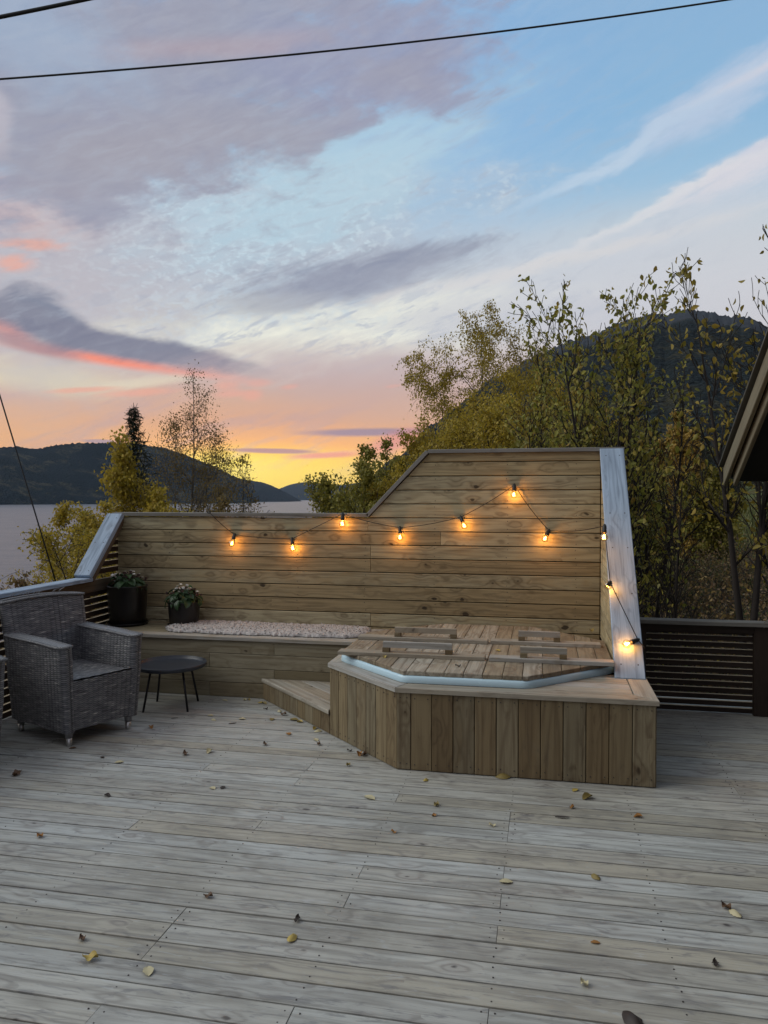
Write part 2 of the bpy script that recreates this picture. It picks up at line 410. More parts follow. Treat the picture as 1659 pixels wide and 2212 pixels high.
# ground
m, b = newmat('hillside_ground')
p = texco('Object'); n1 = noise(p, .12, 5, .6); n2 = noise(p, 1.7, 5, .65); n3 = noise(p, 14, 3, .6)
c = mixc(sstep(n1, .42, .60), (.055, .078, .022), (.085, .060, .030))
c = mixc(n2, c, (.10, .105, .04)); c = mixc(sstep(n3, .5, .8) * .5, c, (.09, .075, .035))
setin(b, 'Base Color', c); b.inputs['Roughness'].default_value = .95; b.inputs['Specular IOR Level'].default_value = .1
bump(b, n2 + n3 * .3, .8, .08)
M['ground'] = m
m, b = newmat('grass_blades')
c = mixc(fr(isl()), (.075, .11, .028), (.17, .155, .06)); setin(b, 'Base Color', c); b.inputs['Roughness'].default_value = .8
M['grass'] = m
def hillmat(name, dark, mid, pale, sc, rocky=None):
    m, b = newmat(name)
    p = texco('Object'); x, y, z = sep(p)
    n1 = noise(p, .0016 * sc, 5, .6, .4); n2 = noise(p, .02 * sc, 4, .7); n3, _ = voronoi(p, .10 * sc); n4 = noise(p, .005 * sc, 4, .6, 1.0)
    c = mixc(n1, dark, mid)
    c = mixc(sstep(n4, .48, .60) * sstep(n2, .40, .60) * .9, c, pale)
    c = mixc(sstep(n3, .25, .8) * .55, c, tuple(v * .35 for v in dark))
    if rocky: c = mixc(sstep(z + (n4 - .5) * 160, rocky[0], rocky[1]) * .8, c, mixc(n2, (.035, .040, .05), (.075, .08, .09)))
    setin(b, 'Base Color', c); b.inputs['Roughness'].default_value = .95; b.inputs['Specular IOR Level'].default_value = .05
    bump(b, n2 * .5 + n3 * -1.0 + n4, 1.0, 9 / sc)
    return m
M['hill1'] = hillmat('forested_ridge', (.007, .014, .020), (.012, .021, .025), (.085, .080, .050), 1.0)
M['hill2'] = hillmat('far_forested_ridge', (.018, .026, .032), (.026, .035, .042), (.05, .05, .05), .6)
M['mount'] = hillmat('mountain_slope', (.014, .020, .022), (.022, .028, .026), (.055, .050, .028), 1.6, (330, 430))
# lake
m, b = newmat('lake_water')
p = texco('Object'); px_, py_, _ = sep(p)
w1 = noise(p, .9, 3, .6); w2 = noise(vec(px_ * .02, py_ * .05), 1, 3, .5); w3 = noise(p, .22, 3, .6)
b.inputs['Base Color'].default_value = (.085, .092, .105, 1); b.inputs['IOR'].default_value = 1.5
setin(b, 'Roughness', w2 * .14 + .24)
bump(b, w1 * .5 + w3 * 1.2, .8, .6)
M['water'] = m

# bulb glass, filament
m, b = newmat('bulb_glass')
b.inputs['Base Color'].default_value = (1, .9, .72, 1); b.inputs['Roughness'].default_value = .05
gl = E.nt.nodes.new('ShaderNodeBsdfGlossy'); gl.inputs['Roughness'].default_value = .08
tp = E.nt.nodes.new('ShaderNodeBsdfTransparent'); tp.inputs[0].default_value = (1, .88, .62, 1)
lw = E.nt.nodes.new('ShaderNodeLayerWeight'); lw.inputs[0].default_value = .35
mx = E.nt.nodes.new('ShaderNodeMixShader'); E.nt.links.new(lw.outputs['Facing'], mx.inputs[0])
E.nt.links.new(tp.outputs[0], mx.inputs[1]); E.nt.links.new(gl.outputs[0], mx.inputs[2])
E.nt.links.new(mx.outputs[0], E.nt.nodes['Material Output'].inputs[0])
M['glass'] = m
m, b = newmat('glowing_filament')
b.inputs['Base Color'].default_value = (0, 0, 0, 1); b.inputs['Emission Color'].default_value = (1, .50, .12, 1); b.inputs['Emission Strength'].default_value = 40
M['glow'] = m

M['litedge'] = plain('lit_slat_edge', (.55, .46, .31), .8)  # pale colour painting the sky light caught on slat edges
# ------------------------------------------------------------------ object tools
def link(o, parent=None):
    COL.objects.link(o)
    if parent is not None: o.parent = parent
    return o
def tag(o, label=None, cat=None, group=None, kind=None):
    if label: o['label'] = label
    if cat: o['category'] = cat
    if group: o['group'] = group
    if kind: o['kind'] = kind
    return o
def thing(name, label, cat, loc=(0, 0, 0), rotz=0, group=None):
    o = bpy.data.objects.new(name, None); COL.objects.link(o)
    o.location = loc; o.rotation_euler = (0, 0, rotz); o.empty_display_size = .1
    return tag(o, label, cat, group)
def mesh_np(name, v, f, mat, smooth=False):
    """v (n,3); f either a list of faces or an (m,k) array"""
    me = bpy.data.meshes.new(name)
    v = np.asarray(v, dtype=np.float32)
    if isinstance(f, np.ndarray):
        k = f.shape[1]; me.vertices.add(len(v)); me.vertices.foreach_set('co', v.ravel())
        me.loops.add(f.size); me.loops.foreach_set('vertex_index', f.astype(np.int32).ravel())
        me.polygons.add(len(f)); me.polygons.foreach_set('loop_start', np.arange(0, f.size, k, dtype=np.int32))
        me.update(calc_edges=True)
    else:
        me.from_pydata([tuple(map(float, p)) for p in v], [], f)
    if mat: me.materials.append(mat)
    if smooth: me.polygons.foreach_set('use_smooth', [True] * len(me.polygons))
    me.update()
    return me
def obj(name, me, parent=None, loc=(0, 0, 0), rot=None):
    o = bpy.data.objects.new(name, me); link(o, parent); o.location = loc
    if rot: o.rotation_euler = rot
    return o
def prism(outline, t, b=.0025, back=0.0):
    n = len(outline); c = np.mean(outline, axis=0); vs = []
    def inset(d):
        out = []
        for i in range(n):
            p = np.array(outline[i], float); a = np.array(outline[i - 1], float); q = np.array(outline[(i + 1) % n], float)
            e1 = (p - a) / (np.linalg.norm(p - a) + 1e-9); e2 = (q - p) / (np.linalg.norm(q - p) + 1e-9)
            n1 = np.array((-e1[1], e1[0])); n2 = np.array((-e2[1], e2[0]))
            bis = n1 + n2; k = bis / max(.3, (1 + n1.dot(n2)))
            out.append(p + k * d)
        return out
    for (ol, z) in ((outline, back), (outline, t - b), (inset(b), t)):
        vs += [(p[0], p[1], z) for p in ol]
    fs = [tuple(range(n - 1, -1, -1)), tuple(range(2 * n, 3 * n))]
    for k in (0, 1):
        for i in range(n):
            j = (i + 1) % n; fs.append((k * n + i, k * n + j, (k + 1) * n + j, (k + 1) * n + i))
    return vs, fs
def area2(ol): return sum(ol[i][0] * ol[(i + 1) % len(ol)][1] - ol[(i + 1) % len(ol)][0] * ol[i][1] for i in range(len(ol)))
def plank(name, mat, parent, O, X, Y, Z, outline, t, b=.0025):
    """board with its long axis X, face outwards along Z; outline in (x, y); O is the plane's origin at the back of the board"""
    O, X, Y, Z = Vector(O), Vector(X).normalized(), Vector(Y).normalized(), Vector(Z).normalized()
    ol = [tuple(p) for p in outline]
    if area2(ol) < 0: ol.reverse()
    cx = sum(p[0] for p in ol) / len(ol); cy = sum(p[1] for p in ol) / len(ol)
    vs, fs = prism([(p[0] - cx, p[1] - cy) for p in ol], t, b)
    me = mesh_np(name, vs, fs, mat)
    o = bpy.data.objects.new(name, me); link(o, parent)
    mw = Matrix((( X.x, Y.x, Z.x, 0), (X.y, Y.y, Z.y, 0), (X.z, Y.z, Z.z, 0), (0, 0, 0, 1)))
    loc = O + X * cx + Y * cy
    if parent is not None: loc = loc - parent.location
    mw.translation = loc
    o.matrix_basis = mw
    return o
def rect(x0, x1, y0, y1): return [(x0, y0), (x1, y0), (x1, y1), (x0, y1)]
def clip(poly, a, bb, c):
    """keep a*x+b*y<=c"""
    out = []
    for i in range(len(poly)):
        p, q = poly[i], poly[(i + 1) % len(poly)]
        dp = a * p[0] + bb * p[1] - c; dq = a * q[0] + bb * q[1] - c
        if dp <= 0: out.append(p)
        if dp * dq < 0:
            t = dp / (dp - dq); out.append((p[0] + (q[0] - p[0]) * t, p[1] + (q[1] - p[1]) * t))
    return out
def tube_np(paths, sides=6):
    """list of (points, radii) -> verts, quads"""
    V, F, base = [], [], 0
    for pts, rad in paths:
        pts = [Vector(p) for p in pts]; n = len(pts)
        up = Vector((0, 0, 1))
        for i, p in enumerate(pts):
            d = (pts[min(i + 1, n - 1)] - pts[max(i - 1, 0)]).normalized()
            a = d.cross(up if abs(d.z) < .9 else Vector((1, 0, 0))).normalized(); b_ = d.cross(a)
            r = rad[i] if hasattr(rad, '__len__') else rad
            for k in range(sides):
                t = 2 * math.pi * k / sides; V.append(p + a * (math.cos(t) * r) + b_ * (math.sin(t) * r))
        for i in range(n - 1):
            for k in range(sides):
                k2 = (k + 1) % sides
                F.append((base + i * sides + k, base + i * sides + k2, base + (i + 1) * sides + k2, base + (i + 1) * sides + k))
        F.append(tuple(base + k for k in range(sides - 1, -1, -1))); F.append(tuple(base + (n - 1) * sides + k for k in range(sides)))
        base += n * sides
    return V, F
def tube(name, pts, rad, mat, parent=None, sides=8, loc=(0, 0, 0)):
    v, f = tube_np([(pts, rad)], sides)
    return obj(name, mesh_np(name, v, f, mat, True), parent, loc)
def lathe(name, prof, mat, parent=None, loc=(0, 0, 0), n=32, smooth=True):
    vs, fs = [], []
    for r, z in prof:
        for k in range(n):
            t = 2 * math.pi * k / n; vs.append((r * math.cos(t), r * math.sin(t), z))
    for i in range(len(prof) - 1):
        for k in range(n):
            k2 = (k + 1) % n; fs.append((i * n + k, i * n + k2, (i + 1) * n + k2, (i + 1) * n + k))
    if prof[0][0] > 1e-4: fs.append(tuple(range(n - 1, -1, -1)))
    if prof[-1][0] > 1e-4: fs.append(tuple((len(prof) - 1) * n + k for k in range(n)))
    return obj(name, mesh_np(name, vs, fs, mat, smooth), parent, loc)
def box_bm(c, s):
    x, y, z = c; a, b_, d = s[0] / 2, s[1] / 2, s[2] / 2
    v = [(x + i * a, y + j * b_, z + k * d) for i in (-1, 1) for j in (-1, 1) for k in (-1, 1)]
    f = [(0, 1, 3, 2), (4, 6, 7, 5), (0, 4, 5, 1), (2, 3, 7, 6), (0, 2, 6, 4), (1, 5, 7, 3)]
    return v, f
def box(name, c, s, mat, parent=None):
    loc = Vector(c) - (parent.location if parent is not None else Vector())
    v, f = box_bm((0, 0, 0), s)
    return obj(name, mesh_np(name, v, f, mat), parent, loc)
EX, EY, EZ = Vector((1, 0, 0)), Vector((0, 1, 0)), Vector((0, 0, 1))
def screws(name, parent, pts, nrm, r=.0042, mat=None):
    """screw heads sunk in boards, joined: too small to pick apart"""
    V, F = [], []; nrm = Vector(nrm).normalized()
    a = nrm.orthogonal().normalized(); b_ = nrm.cross(a)
    base = Vector(parent.location) if parent is not None else Vector()
    for p in pts:
        p = Vector(p) - base; k0 = len(V)
        for k in range(6):
            t = k * math.pi / 3; V.append(p + a * r * math.cos(t) + b_ * r * math.sin(t) + nrm * .0012)
        for k in range(6):
            t = k * math.pi / 3; V.append(p + a * r * 1.15 * math.cos(t) + b_ * r * 1.15 * math.sin(t) - nrm * .002)
        F.append(tuple(k0 + k for k in range(6)))
        for k in range(6): F.append((k0 + k, k0 + 6 + k, k0 + 6 + (k + 1) % 6, k0 + (k + 1) % 6))
    o = obj(name, mesh_np(name, V, F, mat or M['screw']), parent); o['kind'] = 'stuff'
    return o

def slat(parent, O, X, Y, Z, outline, t, face):
    """slat with a dark stained face; light caught on its upper edge is painted pale"""
    o = plank('slat', M[face], parent, O, X, Y, Z, outline, t, .0027)
    me = o.data; me.materials.append(M['litedge'])
    for p in me.polygons:
        if p.normal.y > .5: p.material_index = 1
    return o
# ------------------------------------------------------------------ the deck
rnd = random.Random(7)
PITCHB = .1185
WALL_Y = 6.38
BT = .487                                   # height of bench and tub box
deck = thing('deck', None, None, (0, 0, 0)); deck['kind'] = 'structure'
DX0, DX1 = -3.865, 2.6
sc_pts = []
row = 0
y = -.55
joists = [DX0 + .1 + .6 * k for k in range(12)]
while y < 6.45:
    y1 = y + PITCHB - .0085
    xs = [DX0]
    opts = [j for j in joists if DX0 + .8 < j < DX1 - .6]
    x = DX0 + rnd.choice([.8, 1.6, 2.3, 3.0, 3.7])
    while x < DX1 - .7:
        j = min(joists, key=lambda q: abs(q - x)); xs.append(j); x = j + rnd.choice([3.0, 3.6, 4.2, 4.8])
    xs.append(DX1)
    for a, c in zip(xs[:-1], xs[1:]):
        dz = rnd.uniform(-.0012, .0012)
        plank('deck_board', M['deck'], deck, (0, 0, -.028 + dz), EX, EY, EZ,
              [(a + .0007, y + rnd.uniform(-.0007, .0007)), (c - .0007, y + rnd.uniform(-.0007, .0007)), (c - .0007, y1 + rnd.uniform(-.0007, .0007)), (a + .0007, y1 + rnd.uniform(-.0007, .0007))], .028, .0012)
    for j in joists:
        if DX0 < j < DX1 and y > 1.5:
            near = [q for q in xs[1:-1] if abs(q - j) < .01]
            for off in ((-.025, .025) if near else (0,)):
                for yy in (y + .026, y1 - .026): sc_pts.append((j + off + rnd.uniform(-.006, .006), yy + rnd.uniform(-.004, .004), .0003))
    y += PITCHB; row += 1
screws('screw', deck, [q_ for q_ in sc_pts if rnd.random() < .93], EZ, .0029)
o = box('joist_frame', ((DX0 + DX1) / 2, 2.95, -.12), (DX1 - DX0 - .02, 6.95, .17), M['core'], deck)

# ------------------------------------------------------------------ back wall with the raised part
WL, WR = -3.84, .605                         # outer ends
ZL, ZH = 1.470, 2.005                        # heights of the two cap levels
c1 = on_y(795, 1106, WALL_Y); c2 = on_y(925, 967, WALL_Y)
KX0, KX1 = c1.x, c2.x
def wall_clip(poly):
    # keep below the cap line : low left, slope, high right
    out = clip(poly, 0, 1, ZH - .03)
    sl = (ZH - ZL) / (KX1 - KX0)
    # piecewise: split at KX0
    left = clip(clip(out, 1, 0, KX0), 0, 1, ZL - .03)
    right = clip(out, -1, 0, -KX0)
    if len(right) > 2: right = clip(right, -sl, 1, ZL - .03 - sl * KX0 - .012)
    return left, right
wall = thing('back_wall', 'tall tan plank privacy wall behind the bench and tub, stepping up to the right', 'wall', (-1.6, WALL_Y, 0))
rnd = random.Random(11)
h = .1165
z = BT - .45
scp = []
sl = (ZH - ZL) / (KX1 - KX0)
while z < ZH - .03:
    z1 = z + h
    za, zb = z + .002, z1 - .0045
    if z < ZL - .03 - 1e-3:
        left, right = wall_clip(rect(WL, WR - .17, za, zb))
    else:
        left, right = [], wall_clip(rect(WL, WR - .17, za, zb))[1]
    # merge where the cap does not cut
    if zb < ZL - .045:
        j = rnd.choice([-2.05, -1.45, -.85, -3.0, None, None])
        segs = [rect(WL, WR - .17, za, zb)] if j is None else [rect(WL, j - .001, za, zb), rect(j + .001, WR - .17, za, zb)]
    else:
        segs = []
        if len(left) > 2 and zb > ZL - .045:
            xs_ = [p[0] for p in left]
            segs.append(left)
        if len(right) > 2: segs.append(right)
    for s_ in segs:
        if len(s_) > 2 and abs(area2(s_)) > 1e-3:
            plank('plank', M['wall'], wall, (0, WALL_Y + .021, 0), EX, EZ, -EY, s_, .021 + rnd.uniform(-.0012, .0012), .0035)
            lo = min(p[0] for p in s_); hi = max(p[0] for p in s_); top = max(p[1] for p in s_)
            for xx in (-3.3, -2.7, -2.1, -1.5, -.9, -.3, .25):
                if lo + .05 < xx < hi - .03 and top > za + .09:
                    if xx < KX1 and top > ZL - .1 and (xx - KX0) * sl + ZL - .06 < top: continue
                    for zz in (za + .024, za + .089): scp.append((xx + rnd.uniform(-.008, .008), WALL_Y - .0006, zz))
    z = z1
screws('screw', wall, scp, -EY, .0036)
ol = [(WL, .02), (WR - .02, .02), (WR - .02, ZH - .04), (KX1 + .02, ZH - .04), (KX0 + .02, ZL - .04), (WL, ZL - .04)]
plank('light_stop_slab', M['core'], wall, (0, WALL_Y + .075, 0), EX, EZ, -EY, ol, .05)  # solid dark slab added to stop light leaking through plank joints
plank('outer_cladding', M['railb'], wall, (0, WALL_Y + .078, 0), -EX, EZ, EY, [(-p[0], p[1]) for p in ol], .02)
# cap boards : a low run, a sloping run and a high run, each overhanging to the front
def cap_run(p, q, over_l=0, over_r=0, mat='capd', name='cap_board'):
    p, q = Vector((p[0], 0, p[1])), Vector((q[0], 0, q[1])); d = (q - p).normalized(); n = Vector((-d.z, 0, d.x)); L = (q - p).length
    return plank(name, M[mat], wall, (p.x, WALL_Y - .022, p.z), d, EY, n, [(-over_l, 0), (L + over_r, 0), (L + over_r, .145), (-over_l, .145)], .030, .003)
cap_run((WL - .02, ZL - .030), (KX0 + .004, ZL - .030))
cap_run((KX0 + .006, ZL - .028), (KX1 + .004, ZH - .030 + .004))
cap_run((KX1 + .002, ZH - .030), (WR + .012, ZH - .030))

# ------------------------------------------------------------------ sloped wing wall at the right end
WX0, WX1 = .440, .608
BFY = 4.43                                   # front of the tub box
WB_Y, WB_Z = 4.965, BT
wing = thing('wing_wall', 'sloping end wall of vertical tan boards with a wide silver grey cap board', 'wall', (.52, 5.7, 0))
wsl = (ZH - .03 - WB_Z) / (WALL_Y - WB_Y)
z = BT - .45
nz_ = 0
while z < ZH - .03:
    za, zb = z + .002, z + h - .0035
    poly = rect(WB_Y, WALL_Y - .001, max(za, BT + .001), zb)
    if zb > BT + .01:
        poly = clip(poly, -wsl, 1, WB_Z - wsl * WB_Y - .005)
        if len(poly) > 2 and abs(area2(poly)) > 2e-3:
            plank('plank', M['wall'], wing, (WX0 + .021, 0, 0), -EY, EZ, -EX, [(-p[0], p[1]) for p in poly], .0205)
            plank('plank', M['wall'], wing, (WX1 - .032, 0, 0), EY, EZ, EX, poly, .020)
    z += h
pol = clip(rect(WB_Y, WALL_Y + .02, BT, ZH - .035), -wsl, 1, WB_Z - wsl * WB_Y - .012)
plank('light_stop_slab', M['core'], wing, (WX0 + .022, 0, 0), EY, EZ, EX, pol, WX1 - WX0 - .055)  # the same added light stop inside the wing
d = Vector((0, WALL_Y - WB_Y, ZH - .03 - WB_Z)); L = d.length; d.normalize(); nrm = Vector((0, -d.z, d.y))
cb = plank('cap_board', M['cap'], wing, (0, WB_Y, WB_Z + .002), d, -EX, nrm, [(-.03, -WX1 - .002), (L - .005, -WX1 - .002), (L - .005, -WX0 + .012), (-.03, -WX0 + .012)], .034, .004)
pts = []
for t in (.07, .62, 1.02, 1.35, L - .09):
    for xx in (WX0 + .03, WX1 - .035): pts.append(Vector((xx, WB_Y, WB_Z + .002)) + d * t + nrm * .0342)
screws('screw', wing, pts, nrm, .0045)

# ------------------------------------------------------------------ left railing, with its own sloped cap
LX = -3.83
RZ = .925                                    # railing height
rail = thing('left_railing', 'slatted dark timber railing on the lake side with silver cap and sloped end brace', 'railing', (LX, 4.0, 0))
LBY, LTY = 5.845, 6.36                       # sloped cap, bottom and top
zt = .006
while zt < RZ - .16:
    slat(rail, (LX - .002, 0, 0), -EY, EZ, EX, [(-WALL_Y + .002, zt), (.6, zt), (.6, zt + .044), (-WALL_Y + .002, zt + .044)], .018, 'dark')
    zt += .0575
for yy in (-.55, .75, 2.05, 3.35, 4.65, 5.95):
    box('post', (LX - .055, yy, (RZ - .05) / 2), (.09, .045, RZ - .06), M['dark'], rail)
plank('rail_board', M['railb'], rail, (LX, 0, 0), -EY, EZ, EX, [(-WALL_Y + .003, RZ - .135), (.6, RZ - .135), (.6, RZ - .032), (-WALL_Y + .003, RZ - .032)], .025, .003)
for a, c in ((-2.6 + 2.0, 2.35), (2.353, LBY + .02)):
    plank('cap_board', M['cap'], rail, (0, 0, RZ - .030), EY, -EX, EZ, [(a, 3.745), (c, 3.745), (c, 3.885), (a, 3.885)], .030, .004)
zt = RZ + .012
lsl = (ZL - .03 - RZ) / (LTY - LBY)
while zt < ZL - .1:
    poly = clip(rect(LBY, WALL_Y - .003, zt, zt + .046), -lsl, 1, RZ - lsl * LBY - .03)
    if len(poly) > 2: slat(rail, (LX - .002, 0, 0), -EY, EZ, EX, [(-p[0], p[1]) for p in poly], .018, 'dark')
    zt += .0605
d = Vector((0, LTY - LBY, ZL - .032 - RZ)); L = d.length; d.normalize(); nrm = Vector((0, -d.z, d.y))
plank('cap_board', M['cap'], rail, (0, LBY, RZ - .006), d, -EX, nrm, [(0.0, 3.742), (L, 3.742), (L, 3.892), (0.0, 3.892)], .045, .004).name = 'brace_board'
plank('rail_board', M['railb'], rail, (0, LBY, RZ - .006), d, -EX, -nrm, [(0.02, 3.76), (L, 3.76), (L, 3.80), (0.02, 3.80)], .07, .003)
pts = [Vector((x_, LBY, RZ - .006)) + d * t + nrm * .0452 for t in (.05, .37, L - .06) for x_ in (-3.775, -3.855)]
screws('screw', rail, pts, nrm, .0045)

# ------------------------------------------------------------------ right railing
RY = 6.09
rr = thing('right_railing', 'low dark brown slatted railing right of the tub with a pale cap', 'railing', (1.1, RY, 0))
RH = .692
zt = .006
while zt < RH - .09:
    slat(rr, (0, RY + .02, 0), EX, EZ, -EY, rect(.60, 2.55, zt, zt + .038), .016, 'dark')
    zt += .0485
for x_, w_ in ((.685, .13), (1.565, .12)):
    plank('post', M['dark'], rr, (0, RY + .002, 0), EZ, EX, -EY, [(0.002, x_ - w_ / 2), (RH - .03, x_ - w_ / 2), (RH - .03, x_ + w_ / 2), (0.002, x_ + w_ / 2)], .05, .003)
plank('rail_board', M['dark'], rr, (0, RY - .002, 0), EX, EZ, -EY, rect(.62, 1.60, RH - .09, RH - .032), .035, .003)
plank('cap_board', M['capd'], rr, (0, RY - .075, RH - .030), EX, EY, EZ, rect(.615, 1.60, 0, .13), .028, .003)
# steep handrail that climbs towards the house wall
a = Vector((1.62, RY - .02, RH - .03)); bq = Vector((2.25, RY - .75, 1.42)); d = (bq - a).normalized(); side = EZ.cross(d).normalized()
plank('handrail', M['capd'], rr, a, d, side, d.cross(side), rect(-.02, (bq - a).length, -.06, .07), .034, .003)
box('post', (2.2, RY - .74, .69), (.09, .09, 1.38), M['dark'], rr)

# ------------------------------------------------------------------ bench
BY = 5.775
bench = thing('bench', 'long built-in plank bench along the back wall below the pots', 'bench', (-2.6, 6.0, 0))
rnd = random.Random(5)
zt = .002
while zt < BT - .03:
    z1 = min(zt + .1165, BT - .029)
    j = rnd.choice([None, -2.1, -2.65])
    for s_ in ([rect(LX + .012, -1.43, zt, z1 - .003)] if j is None else [rect(LX + .012, j - .001, zt, z1 - .003), rect(j + .001, -1.43, zt, z1 - .003)]):
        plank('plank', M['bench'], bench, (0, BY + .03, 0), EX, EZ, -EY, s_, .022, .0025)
    zt += .1165
yy = BY - .012
for k in range(5):
    w_ = .120
    y2 = min(yy + w_, WALL_Y - .003)
    plank('seat_board', M['top'] if k == 0 else M['bench'], bench, (0, 0, BT - .028), EX, EY, EZ, rect(LX + .012, -1.425, yy, y2 - .004), .028, .003)
    yy += w_ + .0015
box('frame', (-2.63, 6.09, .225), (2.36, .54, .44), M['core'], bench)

# ------------------------------------------------------------------ tub surround
A0 = (-.850, BFY); A1 = (-1.420, BFY + .57)
sur = thing('tub_surround', 'angular wooden box of vertical planks built around the hot tub', 'tub surround', (-.4, 5.3, 0))
rnd = random.Random(3)
wid = [.086] + [(1.457 - .086) / 11] * 11
xx = A0[0]; scp = []
for k, w_ in enumerate(wid):
    ww = w_ * 1.0
    plank('plank', M['box'], sur, (0, BFY + .020, 0), EZ, -EX, -EY, [(.003, -(xx + ww - .0032)), (BT - .029, -(xx + ww - .0032)), (BT - .029, -xx - .0003), (.003, -xx - .0003)], .020 + rnd.uniform(-.001, .001), .003)
    for zz in (.04, BT - .06):
        for fx in (.022, ww - .025): scp.append((xx + fx, BFY - .0012, zz + rnd.uniform(-.005, .005)))
    xx += ww
screws('screw', sur, scp, -EY, .0034)
dd = Vector((A1[0] - A0[0], A1[1] - A0[1], 0)); L = dd.length; dd.normalize(); nn = Vector((-dd.y, dd.x, 0)); nn = nn if nn.y < 0 else -nn
npl = 7; ww = L / npl; scp = []
for k in range(npl):
    o0 = Vector((A0[0], A0[1], 0)) - nn * .020
    plank('plank', M['box'], sur, o0, EZ, dd, nn, [(.003, k * ww + .0003), (BT - .029, k * ww + .0003), (BT - .029, (k + 1) * ww - .0032), (.003, (k + 1) * ww - .0032)], .020 + rnd.uniform(-.001, .001), .003)
    for zz in (.04, BT - .06):
        for fx in (.022, ww - .025): scp.append(Vector((A0[0], A0[1], zz)) + dd * (k * ww + fx) + nn * .0012)
screws('screw', sur, scp, nn, .0034)
# right side and left side
yy = BFY + .004
while yy < WALL_Y - .02:
    y2 = min(yy + .1185, WALL_Y)
    plank('plank', M['box'], sur, (.588, 0, 0), EZ, EY, EX, [(.003, yy), (BT - .029, yy), (BT - .029, y2 - .0032), (.003, y2 - .0032)], .020, .003)
    yy += .1185
yy = A1[1] + .002
while yy < BY:
    y2 = min(yy + .1185, BY)
    plank('plank', M['box'], sur, (A1[0] + .021, 0, 0), EZ, -EY, -EX, [(.003, -yy), (BT - .029, -yy), (BT - .029, -y2 + .0032), (.003, -y2 + .0032)], .020, .003)
    yy += .1185
cv, cf = prism([(A0[0] + .03, BFY + .024), (.580, BFY + .024), (.580, WALL_Y), (A1[0] + .03, WALL_Y), (A1[0] + .03, A1[1] + .01)], BT - .03, .002, .01)
cv = [(v[0] + .4, v[1] - 5.3, v[2]) for v in cv]
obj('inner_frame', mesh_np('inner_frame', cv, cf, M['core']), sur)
# top boards : mitred at the corners
OV = .012
F0 = (A0[0] - OV * .4, BFY - OV); F1 = (.608 + OV, BFY - OV)
C1 = (A1[0] - OV, A1[1] - OV * .4)
WT = .12
q = .4142
def tb(pts, X, mat='top'):
    X = Vector(X).normalized(); Y = EZ.cross(X)
    plank('top_board', M[mat], sur, (0, 0, BT - .028), X, Y, EZ, [(p[0] * X.x + p[1] * X.y, p[0] * Y.x + p[1] * Y.y) for p in pts], .028, .003)
tb([F0, (F1[0], F1[1]), (F1[0] - WT, F1[1] + WT), (F0[0] + WT * q, F0[1] + WT)], EX)
for k_ in range(1, 5):
    a_ = k_ * WT + .003
    tb([(F0[0] + a_ * q if k_ < 3 else .0, F0[1] + a_), (F1[0] - WT - .004 - (a_ - WT) * 0, F1[1] + a_ + .001), (F1[0] - WT - .004, F1[1] + a_ + WT - .003), (F0[0] + (a_ + WT) * q if k_ < 3 else .0, F0[1] + a_ + WT - .004)], EX)
tb([(F1[0], F1[1] + .004), (F1[0], WALL_Y - .01), (F1[0] - WT, WALL_Y - .01), (F1[0] - WT, F1[1] + WT + .004)], EY)
s2 = .7071
tb([(F0[0] - .003, F0[1] + .003), C1, (C1[0] + .16, C1[1] + .06), (F0[0] + WT * q - .003, F0[1] + WT + .002)], (-s2, s2, 0))
tb([(C1[0], C1[1] + .004), (C1[0], BY - .015), (C1[0] + .16, BY - .015), (C1[0] + .16, C1[1] + .064)], EY)
tb([(C1[0], BY - .011), (C1[0], WALL_Y - .004), (C1[0] + .3, WALL_Y - .004), (C1[0] + .3, BY - .011)], EY)

# ------------------------------------------------------------------ triangular step
SZ = .165
step = thing('corner_step', 'low triangular wooden step in the corner between bench and tub box', 'step', (-1.6, 5.6, 0))
S0 = (A1[0] - .005, A1[1] + .004); S1 = (-2.19, 5.774 - .002)
dd2 = Vector((S1[0] - S0[0], S1[1] - S0[1], 0)); L = dd2.length; dd2.normalize(); nn2 = Vector((-dd2.y, dd2.x, 0)); nn2 = nn2 if nn2.y < 0 else -nn2
npl = 9; ww = L / npl
for k in range(npl):
    plank('plank', M['box'], step, Vector((S0[0], S0[1], 0)) - nn2 * .02, EZ, dd2, nn2, [(.003, k * ww), (SZ - .029, k * ww), (SZ - .029, (k + 1) * ww - .003), (.003, (k + 1) * ww - .003)], .0195, .003)
e0 = (S0[0], S0[1] - .018); e1 = (S1[0] - .012, S1[1])
tri = [e0, (S0[0], S1[1] + .0), e1]
X = Vector((0, 0, 0)) + dd2; Y = EZ.cross(X)
loc2 = [(p[0] * X.x + p[1] * X.y, p[0] * Y.x + p[1] * Y.y) for p in tri]
ys = [p[1] for p in loc2]; yb, yt = min(ys), max(ys)
first = min(loc2[0][1], loc2[2][1]) if abs(loc2[1][1] - yt) < 1e-6 else None
lo, hi = (yb, yt)
edge = loc2[0][1]
sgn = 1 if loc2[1][1] > edge else -1
t = 0.0
while t < abs(loc2[1][1] - edge):
    a_, b2_ = t, t + .112
    y0_, y1_ = edge + sgn * a_, edge + sgn * b2_
    lo_, hi_ = min(y0_, y1_) , max(y0_, y1_)
    pc = clip(clip(loc2 if area2(loc2) > 0 else loc2[::-1], 0, -1, -lo_ ), 0, 1, hi_)
    if len(pc) > 2 and abs(area2(pc)) > 1e-3:
        plank('tread_board', M['top'], step, (0, 0, SZ - .026), X, Y, EZ, pc, .026, .003)
    t += .116
cv, cf = prism([(S0[0] - .01, S0[1] + .03), (S0[0] - .01, S1[1] - .01), (S1[0] + .05, S1[1] - .01)], SZ - .03, .002, .01)
obj('frame', mesh_np('frame', [(v[0] + 1.6, v[1] - 5.6, v[2]) for v in cv], cf, M['core']), step)

